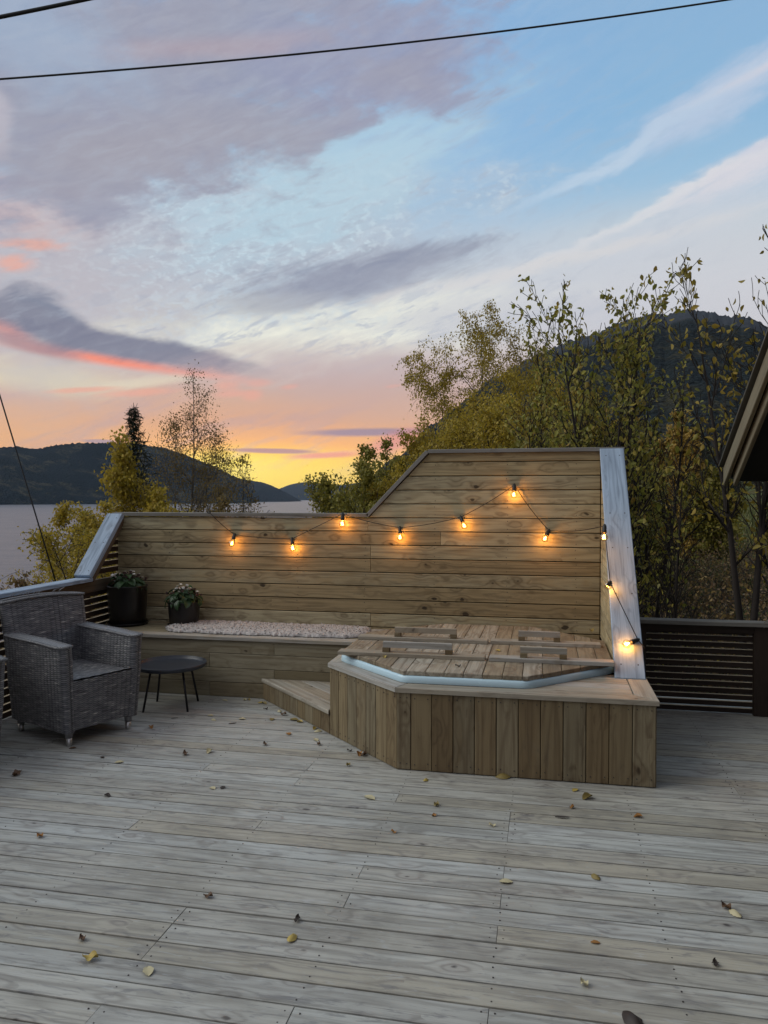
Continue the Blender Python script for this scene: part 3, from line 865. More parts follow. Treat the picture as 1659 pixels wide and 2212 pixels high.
# ------------------------------------------------------------------ hot tub : white octagonal rim and the shell below it
TS = .745; TA = TS * (1 + math.sqrt(2)) / 2
TC = Vector((-.462, 4.545 + TA, BT))
def octa(a, tc=(0, 0)):                      # a : apothem
    s = a * q
    return [(tc[0] + x, tc[1] + y) for x, y in ((-s, -a), (s, -a), (a, -s), (a, s), (s, a), (-s, a), (-a, s), (-a, -s))]
tub = thing('hot_tub', 'white octagonal acrylic hot tub sunk in the plank box under its wooden covers', 'hot tub', TC)
def roundoct(a, rc=.05, per=5):
    P = octa(a); out = []
    for i in range(8):
        p = Vector(P[i]); a_ = (Vector(P[i - 1]) - p).normalized(); b_ = (Vector(P[(i + 1) % 8]) - p).normalized()
        p0, p1 = p + a_ * rc, p + b_ * rc
        for k in range(per):
            t = k / (per - 1); out.append(((1 - t) ** 2 * p0 + 2 * t * (1 - t) * p + t * t * p1))
    return out
prof = [(TA + .004, .001), (TA + .006, .004), (TA + .003, .032), (TA - .001, .040), (TA - .008, .0435), (TA - .028, .044), (TA - .12, .042), (TA - .14, .03), (TA - .16, -.03), (TA - .2, -.40), (TA - .3, -.44)]
vs, fs = [], []
nper = 40
for a, zz in prof: vs += [(p.x, p.y, zz) for p in roundoct(a)]
for i in range(len(prof) - 1):
    for k in range(nper):
        k2 = (k + 1) % nper; fs.append((i * nper + k, i * nper + k2, (i + 1) * nper + k2, (i + 1) * nper + k))
fs.append(tuple((len(prof) - 1) * nper + k for k in range(nper)))
obj('rim', mesh_np('rim', vs, fs, M['acrylic'], True), tub)

# ------------------------------------------------------------------ two lids of planks, each with two battens and handles
LZ = BT + .0445
SPLIT = -.357
lidA = TA - .008
def lid(label, x0, x1, edges, battens):
    t_ = thing('tub_cover', label, 'tub cover', ((x0 + x1) / 2, TC.y, LZ), group='wooden covers on the hot tub')
    OC = [(p[0] + TC.x, p[1] + TC.y) for p in octa(lidA)]
    for a, c in zip(edges[:-1], edges[1:]):
        pc = clip(clip(OC, -1, 0, -(a + .0015)), 1, 0, c - .0015)
        # ragged plank ends
        pc = [(p[0], p[1] + rnd.uniform(-.004, .004)) for p in pc]
        if len(pc) > 2: plank('plank', M['lid'], t_, (0, 0, LZ + rnd.uniform(0, .002)), EY, -EX, EZ, [(p[1], -p[0]) for p in pc], .026, .003)
    for (bx0, bx1, by, bw, hx0, hx1) in battens:
        bo = plank('batten', M['top'], t_, (0, 0, LZ + .0285), EX, EY, EZ, rect(bx0, bx1, by, by + bw), .024, .003)
        bz = LZ + .0535
        for hx in (hx0, hx1 - .045):
            bl = box('handle_block', (hx + .0225, by + bw * .5, bz + .014), (.045, .05, .0275), M['box'], None)
            bl.parent = t_; bl.location = Vector((hx + .0225, by + bw * .5, bz + .0145)) - t_.location
        plank('handle_bar', M['top'], t_, (0, 0, bz + .0290), EX, EY, EZ, rect(hx0, hx1, by + bw * .5 - .0125, by + bw * .5 + .0135), .040, .003)
    return t_
TL = TC.x - lidA; TR = TC.x + lidA
lid('left half of the tub cover, brown planks with two long handled battens', TL, SPLIT, [TL, -1.19, -1.055, -.93, -.815, -.70, -.585, -.470, SPLIT],
    [(-1.345, -.372, 4.925, .095, -1.045, -.585), (-1.345, -.395, 5.495, .095, -1.075, -.62)])
lid('right half of the tub cover beside the wing wall, with two short handles', SPLIT, TR, [SPLIT, -.24, -.125, -.01, .105, .22, .335, TR],
    [(-.345, .425, 4.925, .095, -.15, .14), (-.375, .385, 5.515, .095, -.18, .11)])
# ------------------------------------------------------------------ the cabin whose eave cuts in from the right
house = thing('cabin', 'black cabin whose steep roof eave with olive barge boards hangs in from the right', 'house', (3.5, 1.5, 0))
HX = 1.425
RS = .588                                     # roof slope
def roofz(y): return 1.885 + (6.594 - y) * RS
YE = 6.594; YB = -1.2
dr = Vector((0, YB - YE, roofz(YB) - roofz(YE))); LR = dr.length; dr.normalize(); nr = Vector((0, dr.z, -dr.y)); nr = nr if nr.z > 0 else -nr
# roof slab
def slab(name, x0, x1, off0, off1, mat, y0=YE, trim=0.0):
    # off = vertical offsets below roof line
    vs = []
    for x_ in (x0, x1):
        for (yy, o_) in ((y0, off0), (YB, off0), (YB, off1), (y0, off1)): vs.append((x_ - 3.5, yy - 1.5, roofz(yy) - o_))
    fs = [(0, 1, 2, 3), (7, 6, 5, 4), (0, 4, 5, 1), (1, 5, 6, 2), (2, 6, 7, 3), (3, 7, 4, 0)]
    return obj(name, mesh_np(name, vs, fs, mat), house)
slab('roof', HX - .055, 7.5, 0.0, .018, M['roofmetal'], YE + .03)
slab('roof_boards', HX + .03, 7.5, .0185, .12, M['soffit'])
def barge(x, top, bot, y0, y1, th):
    dirv = Vector((0, y1 - y0, (y0 - y1) * RS)).normalized()
    # plumb-cut board, long axis along the slope
    zup = Vector((0, dirv.z, -dirv.y)); zup = zup if zup.z > 0 else -zup
    P = [Vector((x, y0, roofz(y0) - top)), Vector((x, y0, roofz(y0) - bot)), Vector((x, y1, roofz(y1) - bot)), Vector((x, y1, roofz(y1) - top))]
    O = P[0]
    ol = [((p - O).dot(dirv), (p - O).dot(zup)) for p in P]
    plank('barge_board', M['barge'], house, O, dirv, zup, -EX, ol, th, .004)
barge(HX + .002, .045, .187, 6.594, YB, .028)
barge(HX + .050, .145, .262, 6.47, YB, .028)
slab('soffit', HX + .052, 7.5, .121, .185, M['soffit'], 6.54)
# walls well outside the frame
def poly_wall(name, x, pts, th, mat):
    return plank(name, mat, house, (x, 0, 0), EY, EZ, EX, pts, th)
box('wall', (4.65, 1.6, .4), (5.0, 4.6, 3.0), M['soffit'], house)
poly_wall('gable_wall', 2.16, [(-.65, -1.1), (3.9, -1.1), (3.9, roofz(3.9) - .2), (-.65, roofz(-.65) - .2)], .05, M['dark'])
#box('facade', (-1.9, -.72, 1.3), (8.2, .12, 4.8), M['dark'], house)
# ------------------------------------------------------------------ land and lake
LAKE = -25.0
def cam_polar(x, y):
    xc = x * ca + y * sa; yc = -x * sa + y * ca
    return np.degrees(np.arctan2(xc, yc)), np.hypot(x, y)
_TA = [-180, -90, -40, -20, -5, 3, 9, 15, 20, 28, 45, 90, 180]
_TS = [.02, -.10, -.22, -.26, -.24, -.20, -.15, -.07, .005, .045, .06, .05, .02]
def vnoise(x, y, s, seed=0):
    """cheap smooth value noise"""
    r = np.random.RandomState(seed + 100); T = r.rand(64, 64)
    u = np.asarray(x) / s; v = np.asarray(y) / s
    i = np.floor(u).astype(int); j = np.floor(v).astype(int); fu = u - i; fv = v - j
    fu = fu * fu * (3 - 2 * fu); fv = fv * fv * (3 - 2 * fv)
    g = lambda a, b: T[a % 64, b % 64]
    return (g(i, j) * (1 - fu) + g(i + 1, j) * fu) * (1 - fv) + (g(i, j + 1) * (1 - fu) + g(i + 1, j + 1) * fu) * fv
def ground_h(x, y):
    x = np.asarray(x, float); y = np.asarray(y, float)
    t, r = cam_polar(x, y)
    s = np.interp(t, _TA, _TS)
    k = np.clip(r - 6, 0, None)
    k = np.where(s > 0, np.minimum(k, 420), k)
    h = -1.15 + s * k + (vnoise(x, y, 9, 1) - .5) * np.clip(r / 40, 0, .9) * 1.2 + (vnoise(x, y, 2.3, 2) - .5) * .25
    h = h - .25 * (r < 9)
    return np.maximum(h, LAKE - 8)
rr_ = np.concatenate([np.linspace(0, 12, 14), 12 * 1.06 ** np.arange(1, 64)])
tt_ = np.linspace(-180, 180, 241)[:-1]
V, n_t = [], len(tt_)
RR, TT = np.meshgrid(rr_, np.radians(tt_), indexing='ij')
gxx = RR * np.sin(TT - YAW); gyy = RR * np.cos(TT - YAW)
gzz = ground_h(gxx, gyy)
gv = np.stack([gxx, gyy, gzz], -1).reshape(-1, 3)
ii, jj = np.meshgrid(np.arange(len(rr_) - 1), np.arange(n_t), indexing='ij')
j2 = (jj + 1) % n_t
gf = np.stack([ii * n_t + jj, ii * n_t + j2, (ii + 1) * n_t + j2, (ii + 1) * n_t + jj], -1).reshape(-1, 4)[:, ::-1].copy()
o = obj('ground', mesh_np('ground', gv, gf, M['ground'], True)); o['kind'] = 'structure'
o = obj('lake', mesh_np('lake', [(-14000, -3000, LAKE), (9000, -3000, LAKE), (9000, 15000, LAKE), (-14000, 15000, LAKE)], [(0, 1, 2, 3)], M['water'])); o['kind'] = 'structure'

def ridge(name, mat, prof, shore, crest, back, seed, foot=None, nt_=420, nr=46, rough=1.0, margin=14, end_drop=True, tree=0.0, amp=.42, jag=.0):
    """a hillside : prof lists (px, py) of its skyline, shore/crest/back are distances"""
    pa = [azel(a, b) for a, b in prof]
    A = np.array([p[0] for p in pa]); Ee = np.array([p[1] for p in pa])
    azs = np.linspace(A[0], A[-1], nt_)
    els = np.interp(azs, A, Ee)
    k = np.array([1, 2, 3, 2, 1.]); k /= k.sum(); els = np.convolve(np.pad(els, 2, 'edge'), k, 'valid')
    els = els + (vnoise(azs * 1.0 + 50, azs * 0 + seed, .9, seed) - .5) * jag + (vnoise(azs + 50, azs * 0 + seed, .28, seed + 5) - .5) * jag * .5
    sh = np.interp(azs, [A[0], A[-1]], shore) if hasattr(shore, '__len__') else np.full(nt_, shore)
    cr = np.interp(azs, [A[0], A[-1]], crest) if hasattr(crest, '__len__') else np.full(nt_, crest)
    H = CAM_H + np.tan(np.radians(els)) * cr
    f = np.linspace(0, 1, nr)
    Rg = sh[None, :] + (cr - sh)[None, :] * f[:, None]
    Tg = np.radians(azs)[None, :] + 0 * Rg
    X = Rg * np.sin(Tg - YAW); Y = Rg * np.cos(Tg - YAW)
    base = (LAKE - 6) if foot is None else foot
    shape = f[:, None] ** .85
    Z = base + (H[None, :] - base) * shape
    env = (np.sin(np.pi * f) ** .7)[:, None]
    sp = (vnoise(X, Y, 900 * rough, seed) - .5) * 1.0 + (vnoise(X, Y, 330 * rough, seed + 1) - .5) * .5 + (vnoise(X, Y, 120 * rough, seed + 2) - .5) * .22
    Z = Z + sp * env * (H[None, :] - base) * amp * (1 - f[:, None] ** 3)
    Z = Z + (vnoise(X, Y, 70 * rough, seed + 3) - .5) * 9 * rough * env
    # keep the skyline the highest line seen
    lim = CAM_H + (H[None, :] - CAM_H) / cr[None, :] * Rg
    Z = np.where(f[:, None] < 1, np.minimum(Z, lim - .010 * Rg * (1 - f[:, None])), Z)
    if tree: Z[-1] += np.random.RandomState(seed).rand(nt_) * tree
    rows = [(X, Y, Z)]
    Rb = cr + back; Xb = Rb * np.sin(Tg[0] - YAW); Yb = Rb * np.cos(Tg[0] - YAW)
    V = np.concatenate([np.stack([X, Y, Z], -1).reshape(-1, 3), np.stack([Xb, Yb, np.full(nt_, float(base))], -1)])
    n = nr + 1
    i, j = np.meshgrid(np.arange(n - 1), np.arange(nt_ - 1), indexing='ij')
    F = np.stack([i * nt_ + j, i * nt_ + j + 1, (i + 1) * nt_ + j + 1, (i + 1) * nt_ + j], -1).reshape(-1, 4)[:, ::-1].copy()
    o = obj(name, mesh_np(name, V, F, mat, True)); o['kind'] = 'structure'
    return o
ridge('hill', M['hill1'], [(-900, 1000), (-500, 955), (-200, 962), (0, 968), (30, 966), (60, 970), (85, 971), (120, 963), (180, 958), (240, 958), (300, 961), (360, 970), (409, 988),
      (444, 1001), (470, 1013), (497, 1027), (512, 1032), (525, 1040), (540, 1060), (552, 1086)], (2900, 3900), (3900, 4700), 1500, 11, tree=9)
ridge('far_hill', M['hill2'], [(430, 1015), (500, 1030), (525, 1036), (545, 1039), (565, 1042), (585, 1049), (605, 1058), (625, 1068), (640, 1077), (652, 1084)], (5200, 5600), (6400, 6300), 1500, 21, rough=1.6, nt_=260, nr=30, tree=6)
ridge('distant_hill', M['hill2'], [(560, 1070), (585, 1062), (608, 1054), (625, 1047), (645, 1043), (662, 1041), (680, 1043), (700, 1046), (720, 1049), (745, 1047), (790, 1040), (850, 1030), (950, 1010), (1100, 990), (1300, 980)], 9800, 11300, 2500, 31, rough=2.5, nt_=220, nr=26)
ridge('mountain', M['mount'], [(700, 1092), (730, 1070), (770, 1052), (800, 1030), (835, 1004), (860, 985), (900, 952), (930, 925), (965, 897), (1000, 870), (1050, 832), (1100, 796), (1150, 768), (1200, 748), (1250, 727), (1300, 712),
      (1350, 697), (1385, 684), (1410, 677), (1435, 679), (1450, 676), (1465, 670), (1485, 668), (1505, 671), (1520, 679), (1545, 680), (1575, 683), (1600, 690), (1640, 702), (1700, 720), (1900, 700), (2300, 760), (3200, 900)],
      (520, 330), (3000, 1750), 1500, 44, foot=-20, rough=.8, nt_=620, nr=130, tree=7, amp=.2, jag=.45)
# a small wooded point across the water
ridge('headland', M['hill1'], [(690, 1085), (705, 1079), (715, 1076), (730, 1074), (760, 1066), (800, 1050)], 1500, 1700, 300, 51, rough=.3, nt_=120, nr=12, tree=10)

# ------------------------------------------------------------------ trees
class Tree:
    def __init__(s, seed): s.r = random.Random(seed); s.segs = []; s.anch = []
    def grow(s, p, d, L, r, lvl, sp):
        n = sp['n'][lvl]; st = L / n; last = lvl == len(sp['n']) - 1
        wob = sp['wob'][lvl]; tr = sp['trop'][lvl]; start = sp.get('start', [.25, .15, .1, .1])[lvl]
        rn = s.r
        for i in range(n):
            t = (i + 1) / n
            d = Vector((d.x + rn.gauss(0, wob), d.y + rn.gauss(0, wob), d.z + rn.gauss(0, wob) + tr)).normalized()
            q_ = p + d * st
            r1 = max(r * (1 - (i + 1) / n * .93), sp.get('rmin', .002)); r0 = max(r * (1 - i / n * .93), sp.get('rmin', .002))
            s.segs.append((p, q_, r0, r1))
            if last or lvl >= sp.get('leaflvl', 9): s.anch.append((p, q_))
            if not last and t > start:
                k = sp['kids'][lvl]; kk = int(k) + (rn.random() < k - int(k))
                for _ in range(kk):
                    a = rn.uniform(*sp['ang'][lvl]); ph = rn.uniform(0, 2 * math.pi)
                    s1 = d.orthogonal().normalized(); s2_ = d.cross(s1)
                    cd = (d * math.cos(a) + (s1 * math.cos(ph) + s2_ * math.sin(ph)) * math.sin(a)).normalized()
                    prof = sp['prof'](t) if lvl == 0 else (1 - .55 * t)
                    cl = L * sp['ratio'][lvl] * prof * rn.uniform(.7, 1.25)
                    if cl > .04: s.grow(p.lerp(q_, rn.random()), cd, cl, r0 * sp.get('rr', .5), lvl + 1, sp)
            p = q_
def segs_np(segs, sides=4):
    n = len(segs)
    P0 = np.array([tuple(s[0]) for s in segs]); P1 = np.array([tuple(s[1]) for s in segs])
    R0 = np.array([s[2] for s in segs]); R1 = np.array([s[3] for s in segs])
    D = P1 - P0; D /= np.linalg.norm(D, axis=1, keepdims=True) + 1e-9
    ref = np.where(np.abs(D[:, 2:3]) < .9, np.array([[0, 0, 1.]]), np.array([[1., 0, 0]]))
    A = np.cross(D, ref); A /= np.linalg.norm(A, axis=1, keepdims=True) + 1e-9; B = np.cross(D, A)
    V = np.zeros((n, 2, sides, 3))
    for k in range(sides):
        t = 2 * math.pi * k / sides; o_ = A * math.cos(t) + B * math.sin(t)
        V[:, 0, k] = P0 + o_ * R0[:, None]; V[:, 1, k] = P1 + o_ * R1[:, None]
    base = (np.arange(n) * 2 * sides)[:, None]
    F = []
    for k in range(sides):
        k2 = (k + 1) % sides; F.append(np.concatenate([base + k, base + k2, base + sides + k2, base + sides + k], 1))
    return V.reshape(-1, 3), np.concatenate(F)
LEAF_S = (np.array([(0, 0, 0), (.32, .5, .06), (0, 1, -.05), (-.32, .5, .06)], float), np.array([(0, 1, 2, 3)]))
LEAF_B = (np.array([(0, 0, 0), (.20, .18, .10), (.31, .5, .15), (.17, .84, .05), (0, 1.06, -.12), (-.17, .84, .05), (-.31, .5, .15), (-.20, .18, .10), (0, .5, -.02)], float),
          np.array([(0, 1, 2, 8), (8, 2, 3, 4), (8, 4, 5, 6), (0, 8, 6, 7)]))
def leaf_frames(anch, per, size, seed, droop=.4, spread=.03, szvar=.35):
    rs = np.random.RandomState(seed)
    P0 = np.array([tuple(a[0]) for a in anch]); P1 = np.array([tuple(a[1]) for a in anch])
    n = len(P0); cnt = rs.poisson(per, n); idx = np.repeat(np.arange(n), cnt); m = len(idx)
    t = rs.rand(m)[:, None]; P = P0[idx] * (1 - t) + P1[idx] * t + rs.normal(0, spread, (m, 3))
    Y = rs.normal(0, 1, (m, 3)); Y[:, 2] -= droop * 2.2; Y /= np.linalg.norm(Y, axis=1, keepdims=True)
    Z = rs.normal(0, 1, (m, 3)); X = np.cross(Y, Z); X /= np.linalg.norm(X, axis=1, keepdims=True) + 1e-9; Z = np.cross(X, Y)
    s = size * (1 + rs.uniform(-szvar, szvar, m))
    return P, X, Y, Z, s
def leaves_np(fr_, tmpl):
    P, X, Y, Z, s = fr_; TV, TF = tmpl; m = len(P); k = len(TV)
    V = P[:, None, :] + s[:, None, None] * (X[:, None, :] * TV[None, :, 0:1] + Y[:, None, :] * TV[None, :, 1:2] + Z[:, None, :] * TV[None, :, 2:3])
    F = (np.arange(m) * k)[:, None, None] + TF[None]
    return V.reshape(-1, 3), F.reshape(-1, TF.shape[1])
TREES = []
def make_tree(name, label, cat, base, stems, sp, bark, leaf, per, size, seed, tmpl=LEAF_S, droop=.4, spread=.03, sides=3, singles=0, group=None, crown='crown', dz=0, trunk='trunk'):
    base = Vector(base); T = Tree(seed); rn = T.r
    t_ = thing(name, label, cat, base, group=group)
    for (off, dirv, L, r) in stems:
        T.grow(Vector(off), Vector(dirv).normalized(), L, r, 0, sp)
    # wood
    v, f = segs_np(T.segs, sides)
    obj(trunk, mesh_np(trunk, v, f, M[bark], True), t_)
    if per > 0:
        fr_ = leaf_frames(T.anch, per, size, seed, droop, spread)
        if singles:
            dist = np.linalg.norm(fr_[0] + np.array(base) - np.array((0, 0, CAM_H)), axis=1)
            order = np.argsort(dist - fr_[4] * 30); near = order[:singles]; keep = np.ones(len(order), bool); keep[near] = False
            TV, TF = tmpl; lm = mesh_np('leaf', TV, [tuple(map(int, q_)) for q_ in TF], M[leaf], True)
            for i in near:
                X, Y, Z, s = fr_[1][i], fr_[2][i], fr_[3][i], fr_[4][i]
                o = bpy.data.objects.new('leaf', lm); COL.objects.link(o); o.parent = t_
                mm = Matrix(((X[0] * s, Y[0] * s, Z[0] * s, fr_[0][i][0]), (X[1] * s, Y[1] * s, Z[1] * s, fr_[0][i][1]), (X[2] * s, Y[2] * s, Z[2] * s, fr_[0][i][2]), (0, 0, 0, 1)))
                o.matrix_basis = mm
            fr_ = tuple(a[keep] for a in fr_)
        v, f = leaves_np(fr_, tmpl)
        o = obj(crown, mesh_np(crown, v, f, M[leaf], True), t_)
        if singles: o['kind'] = 'stuff'
    TREES.append((name, len(T.segs), len(v)))
    return t_
def gz(x, y): return float(ground_h(x, y))
def base_at(px, r):                           # ground point in the direction of picture column px, at distance r
    p = at_r(px, 1106, r); return Vector((p.x, p.y, gz(p.x, p.y) - .1))
def hgt(py, r, b): return CAM_H + math.tan(R(azel(829, py)[1])) * r - b.z     # height a plant needs to reach picture row py

P_cone = lambda t: 1.15 - t
P_round = lambda t: math.sin(math.pi * min(1, .18 + t * .8)) ** .8
P_birch = lambda t: (math.sin(math.pi * (.12 + .86 * t)) ** .7) * (1.1 - .45 * t)

# 1 tall sparse birch group on the left
b = base_at(385, 27); H = hgt(812, 27, b)
SPB = dict(n=[14, 6, 4], wob=[.018, .11, .16], trop=[.02, .05, -.10], kids=[2.7, 1.9], ang=[(.35, .85), (.4, 1.0)], ratio=[.27, .45], start=[.22, .1, 0], prof=P_birch, rr=.42, rmin=.006)
make_tree('birch_tree', 'tallest nearly bare birch rising against the yellow glow left of centre', 'tree', b,
          [((0, 0, 0), (.0, .02, 1), H, .11), ((.3, .2, 0), (-.06, 0, 1), H * .88, .08), ((-.1, .5, 0), (.07, .05, 1), H * .84, .09), ((.5, -.1, 0), (.115, 0, 1), H * .76, .07), ((-.4, .1, 0), (-.115, 0, 1), H * .72, .07), ((.2, 0, 0), (.15, .1, 1), H * .66, .06)],
          SPB, 'birchbark', 'lf_birchsp', 3.4, .06, 3, droop=.6, spread=.2)
b = base_at(520, 24); H = hgt(985, 24, b)
SPT = dict(n=[12, 5, 4], wob=[.03, .14, .2], trop=[.02, .04, -.14], kids=[2.0, 2.0], ang=[(.4, .9), (.4, 1.0)], ratio=[.25, .42], start=[.4, .1, 0], prof=P_round, rr=.4, rmin=.005)
make_tree('birch_sapling', 'thin almost leafless birch sapling at the right foot of the tall birch', 'tree', b, [((0, 0, 0), (0, 0, 1), H, .05), ((.2, 0, 0), (.08, 0, 1), H * .93, .04), ((-.3, 0, 0), (-.1, 0, 1), H * .9, .04)], SPT, 'bark', 'lf_birchsp', .8, .07, 14, droop=.6, spread=.05)
# 2 golden birch draped round a dark spruce
b = base_at(305, 25); H = hgt(962, 25, b)
SPG = dict(n=[14, 6, 4], wob=[.018, .12, .18], trop=[.02, .0, -.20], kids=[3.4, 2.2], ang=[(.4, .9), (.4, 1.1)], ratio=[.21, .5], start=[.15, .1, 0], prof=P_birch, rr=.42, rmin=.005)
make_tree('birch_tree', 'golden leafed birch in front of the dark pointed spruce on the left', 'tree', b,
          [((0, 0, 0), (-.01, 0, 1), H, .09), ((-.5, .1, 0), (-.06, 0, 1), H * .72, .07), ((.2, -.5, 0), (.02, 0, 1), H * .66, .06), ((-.2, -.6, 0), (-.03, 0, 1), H * .6, .06), ((.45, .1, 0), (.05, 0, 1), H * .85, .07), ((.9, .1, 0), (.08, 0, 1), H * .6, .07)], SPG, 'birchbark', 'lf_birch', 5.0, .11, 5, droop=.8, spread=.16)
# spruce
def spruce(name, label, b, H, seed, width=.19, group=None, leaf='needle'):
    t_ = thing(name, label, 'tree', b, group=group); rn = random.Random(seed); segs = [(Vector((0, 0, 0)), Vector((0, 0, H)), .012 * H, .01)]
    tw = []
    for k in range(210):
        z_ = H * (.03 + .955 * (k + rn.random()) / 210)
        rad = (H - z_) * width + .10
        a = k * 2.4 + rn.uniform(-.4, .4); L_ = rad * rn.uniform(.6, 1.25); p = Vector((0, 0, z_)); d = Vector((math.cos(a), math.sin(a), .15))
        m_ = max(2, int(L_ / .3))
        for i in range(m_):
            d.z += (-.13 if i < m_ * .5 else .10); q_ = p + d.normalized() * (L_ / m_)
            segs.append((p, q_, .018 * (1 - i / m_) + .004, .006)); tw.append((p, q_))
            for sgn_ in (-1, 1):
                sd_ = Vector((-d.y * sgn_, d.x * sgn_, -.30)).normalized(); l2 = L_ * .25 * (1 - i / m_) + .1
                e_ = p + (d.normalized() * .7 + sd_) * l2 * .8; segs.append((p, e_, .005, .003)); tw.append((p, e_))
            p = q_
    v, f = segs_np(segs, 3); obj('trunk', mesh_np('trunk', v, f, M['bark'], True), t_)
    fr_ = leaf_frames(tw, 7, .15, seed, .3, .02)
    tn = (np.array([(-.07, 0, 0), (.07, 0, 0), (.05, 1, .02), (-.05, 1, .02)], float), np.array([(0, 1, 2, 3)]))
    v, f = leaves_np(fr_, tn); obj('crown', mesh_np('crown', v, f, M[leaf], True), t_)
b = base_at(290, 25.6); spruce('spruce_tree', 'dark pointed spruce standing inside the golden birch on the left', b, hgt(880, 25.6, b), 4, .25)
# 3 yellow drooping bushes left
SPW = dict(n=[9, 5, 4], wob=[.05, .14, .2], trop=[.0, -.03, -.18], kids=[3, 2.3], ang=[(.5, 1.1), (.5, 1.1)], ratio=[.34, .5], start=[.12, .05, 0], prof=P_round, rr=.45, rmin=.004)
def bush(name, label, px, py, r, seed, leaf, per, size, nst=5, fan=.35, sp=SPW, bark='bark', tmpl=LEAF_S, droop=.5, spread=.07, singles=0, group=None, cat='bush', cut=.12, sides=3):
    b = base_at(px, r); H = hgt(py, r, b); rn = random.Random(seed); st = []
    for k in range(nst):
        a = rn.uniform(0, 6.283); st.append(((rn.uniform(-.25, .25) * H * .15, rn.uniform(-.25, .25) * H * .15, 0), (math.cos(a) * fan * (k > 0), math.sin(a) * fan * (k > 0), 1), H * (1 if k == 0 else rn.uniform(.72, .98)), .018 * H * .6))
    return make_tree(name, label, cat, b, st, sp, bark, leaf, per, size, seed, tmpl, droop, spread, sides, singles, group)
bush('birch_tree', 'short bright yellow birch left of the golden one, below the spruce', 225, 1060, 17, 21, 'lf_birch', 4.2, .065, 5, .16, cat='tree')
bush('birch_tree', 'drooping yellow green birch just behind the sloped end of the left railing', 215, 1120, 11.5, 22, 'lf_birch', 3.6, .045, 5, .16, spread=.05, cat='tree')
bush('shrub', 'low dark olive and rust shrub just over the left railing', 118, 1208, 10, 23, 'lf_dry', 3.0, .05, 6, .6, spread=.05)
bush('shrub', 'small dark shrub at the left edge beyond the railing', -12, 1208, 9.5, 24, 'lf_dry', 2.6, .05, 5, .35, spread=.05)
bush('shrub', 'yellow green undergrowth shrub between the two birches behind the wall', 330, 1085, 15, 25, 'lf_birch', 3.0, .06, 5, .4)
bush('shrub', 'brownish sparse shrub under the bare birch behind the low wall', 430, 1075, 16, 26, 'lf_birchsp', 2.4, .06, 5, .35)
# 4 alder bushes right of the lake gap
SPA = dict(n=[9, 6, 3], wob=[.035, .12, .18], trop=[.02, .02, .02], kids=[3.0, 2.4], ang=[(.4, .9), (.4, 1.0)], ratio=[.30, .45], start=[.12, .05, 0], prof=P_round, rr=.45, rmin=.005)
bush('alder_tree', 'rounded olive alder right of the yellow gap over the lake', 808, 965, 19, 31, 'lf_olive', 8.0, .075, 5, .17, SPA, cat='tree')
bush('alder_tree', 'lower olive alder at the water gap, left of its rounded neighbour', 778, 1000, 17, 32, 'lf_olive', 7.0, .07, 4, .10, SPA, cat='tree')
bush('alder_tree', 'olive alder with bare twig tips rising behind the slanted wall top', 855, 950, 21, 33, 'lf_olive', 3.0, .075, 5, .20, SPA, cat='tree')
# 5 weeping birch
b = base_at(1050, 22); H = hgt(725, 22, b)
SPWB = dict(n=[12, 7, 6], wob=[.02, .10, .12], trop=[.02, -.02, -.34], kids=[3.4, 2.6], ang=[(.45, .95), (.5, 1.1)], ratio=[.23, .52], start=[.30, .15, 0], prof=lambda t: 1.15 * math.sin(math.pi * (.10 + .82 * t)) ** .6, rr=.42, rmin=.004)
make_tree('weeping_birch', 'tall weeping birch with hanging golden twigs against the pale sky', 'tree', b,
          [((0, 0, 0), (.0, .02, 1), H, .12), ((.3, 0, 0), (.10, 0, 1), H * .93, .09), ((-.3, 0, 0), (-.05, 0, 1), H * .90, .09), ((.3, .3, 0), (.17, .1, 1), H * .84, .08)], SPWB, 'birchbark', 'lf_birch', 5.5, .058, 41, droop=.9, spread=.07)
bush('birch_tree', 'golden birch thicket below and right of the weeping birch', 1050, 895, 19, 42, 'lf_birch', 3.6, .065, 6, .24, SPWB, cat='tree')
bush('birch_tree', 'low golden birch just above the slanted wall top', 955, 955, 17, 43, 'lf_birch', 3.6, .06, 5, .25, SPWB, cat='tree')
bush('birch_tree', 'golden birch between the weeping birch and the broad leaved trees', 1120, 840, 16, 44, 'lf_birch', 3.4, .06, 5, .2, SPWB, cat='tree')
SPH = None
# 6 broad leaved trees near the deck
SPL = dict(n=[12, 6, 3], wob=[.03, .09, .12], trop=[.03, .05, .05], kids=[2.5, 1.9], ang=[(.35, .8), (.35, .8)], ratio=[.30, .42], start=[.18, .12, 0], prof=lambda t: 1.05 - .6 * t, rr=.5, rmin=.003)
SPH = dict(SPL, start=[.52, .12, 0])
bush('broad_leaved_tree', 'nearest broad leaved tree with olive leaves, its twigs crossing the mountain centre right', 1300, 715, 8.8, 51, 'lf_big', 1.4, .056, 6, .16, SPL, tmpl=LEAF_B, droop=.6, spread=.035, singles=300, cat='tree', sides=5)
bush('broad_leaved_tree', 'broad leaved tree with long bare shoots left of the tallest shoot', 1205, 760, 9.4, 52, 'lf_big', 1.1, .054, 5, .10, SPL, tmpl=LEAF_B, droop=.6, spread=.035, singles=150, cat='tree', sides=5)
bush('broad_leaved_tree', 'broad leaved tree with dense green leaves just left of the silver cap board', 1370, 780, 9.8, 53, 'lf_big', .5, .054, 5, .10, SPH, tmpl=LEAF_B, droop=.6, spread=.035, singles=150, cat='tree', sides=5)
bush('broad_leaved_tree', 'leafy tree at the right edge, yellow brown leaves beside the barge boards', 1668, 640, 7.7, 54, 'lf_bigy', .6, .062, 3, .08, SPH, tmpl=LEAF_B, droop=.6, spread=.035, singles=200, cat='tree', sides=5)
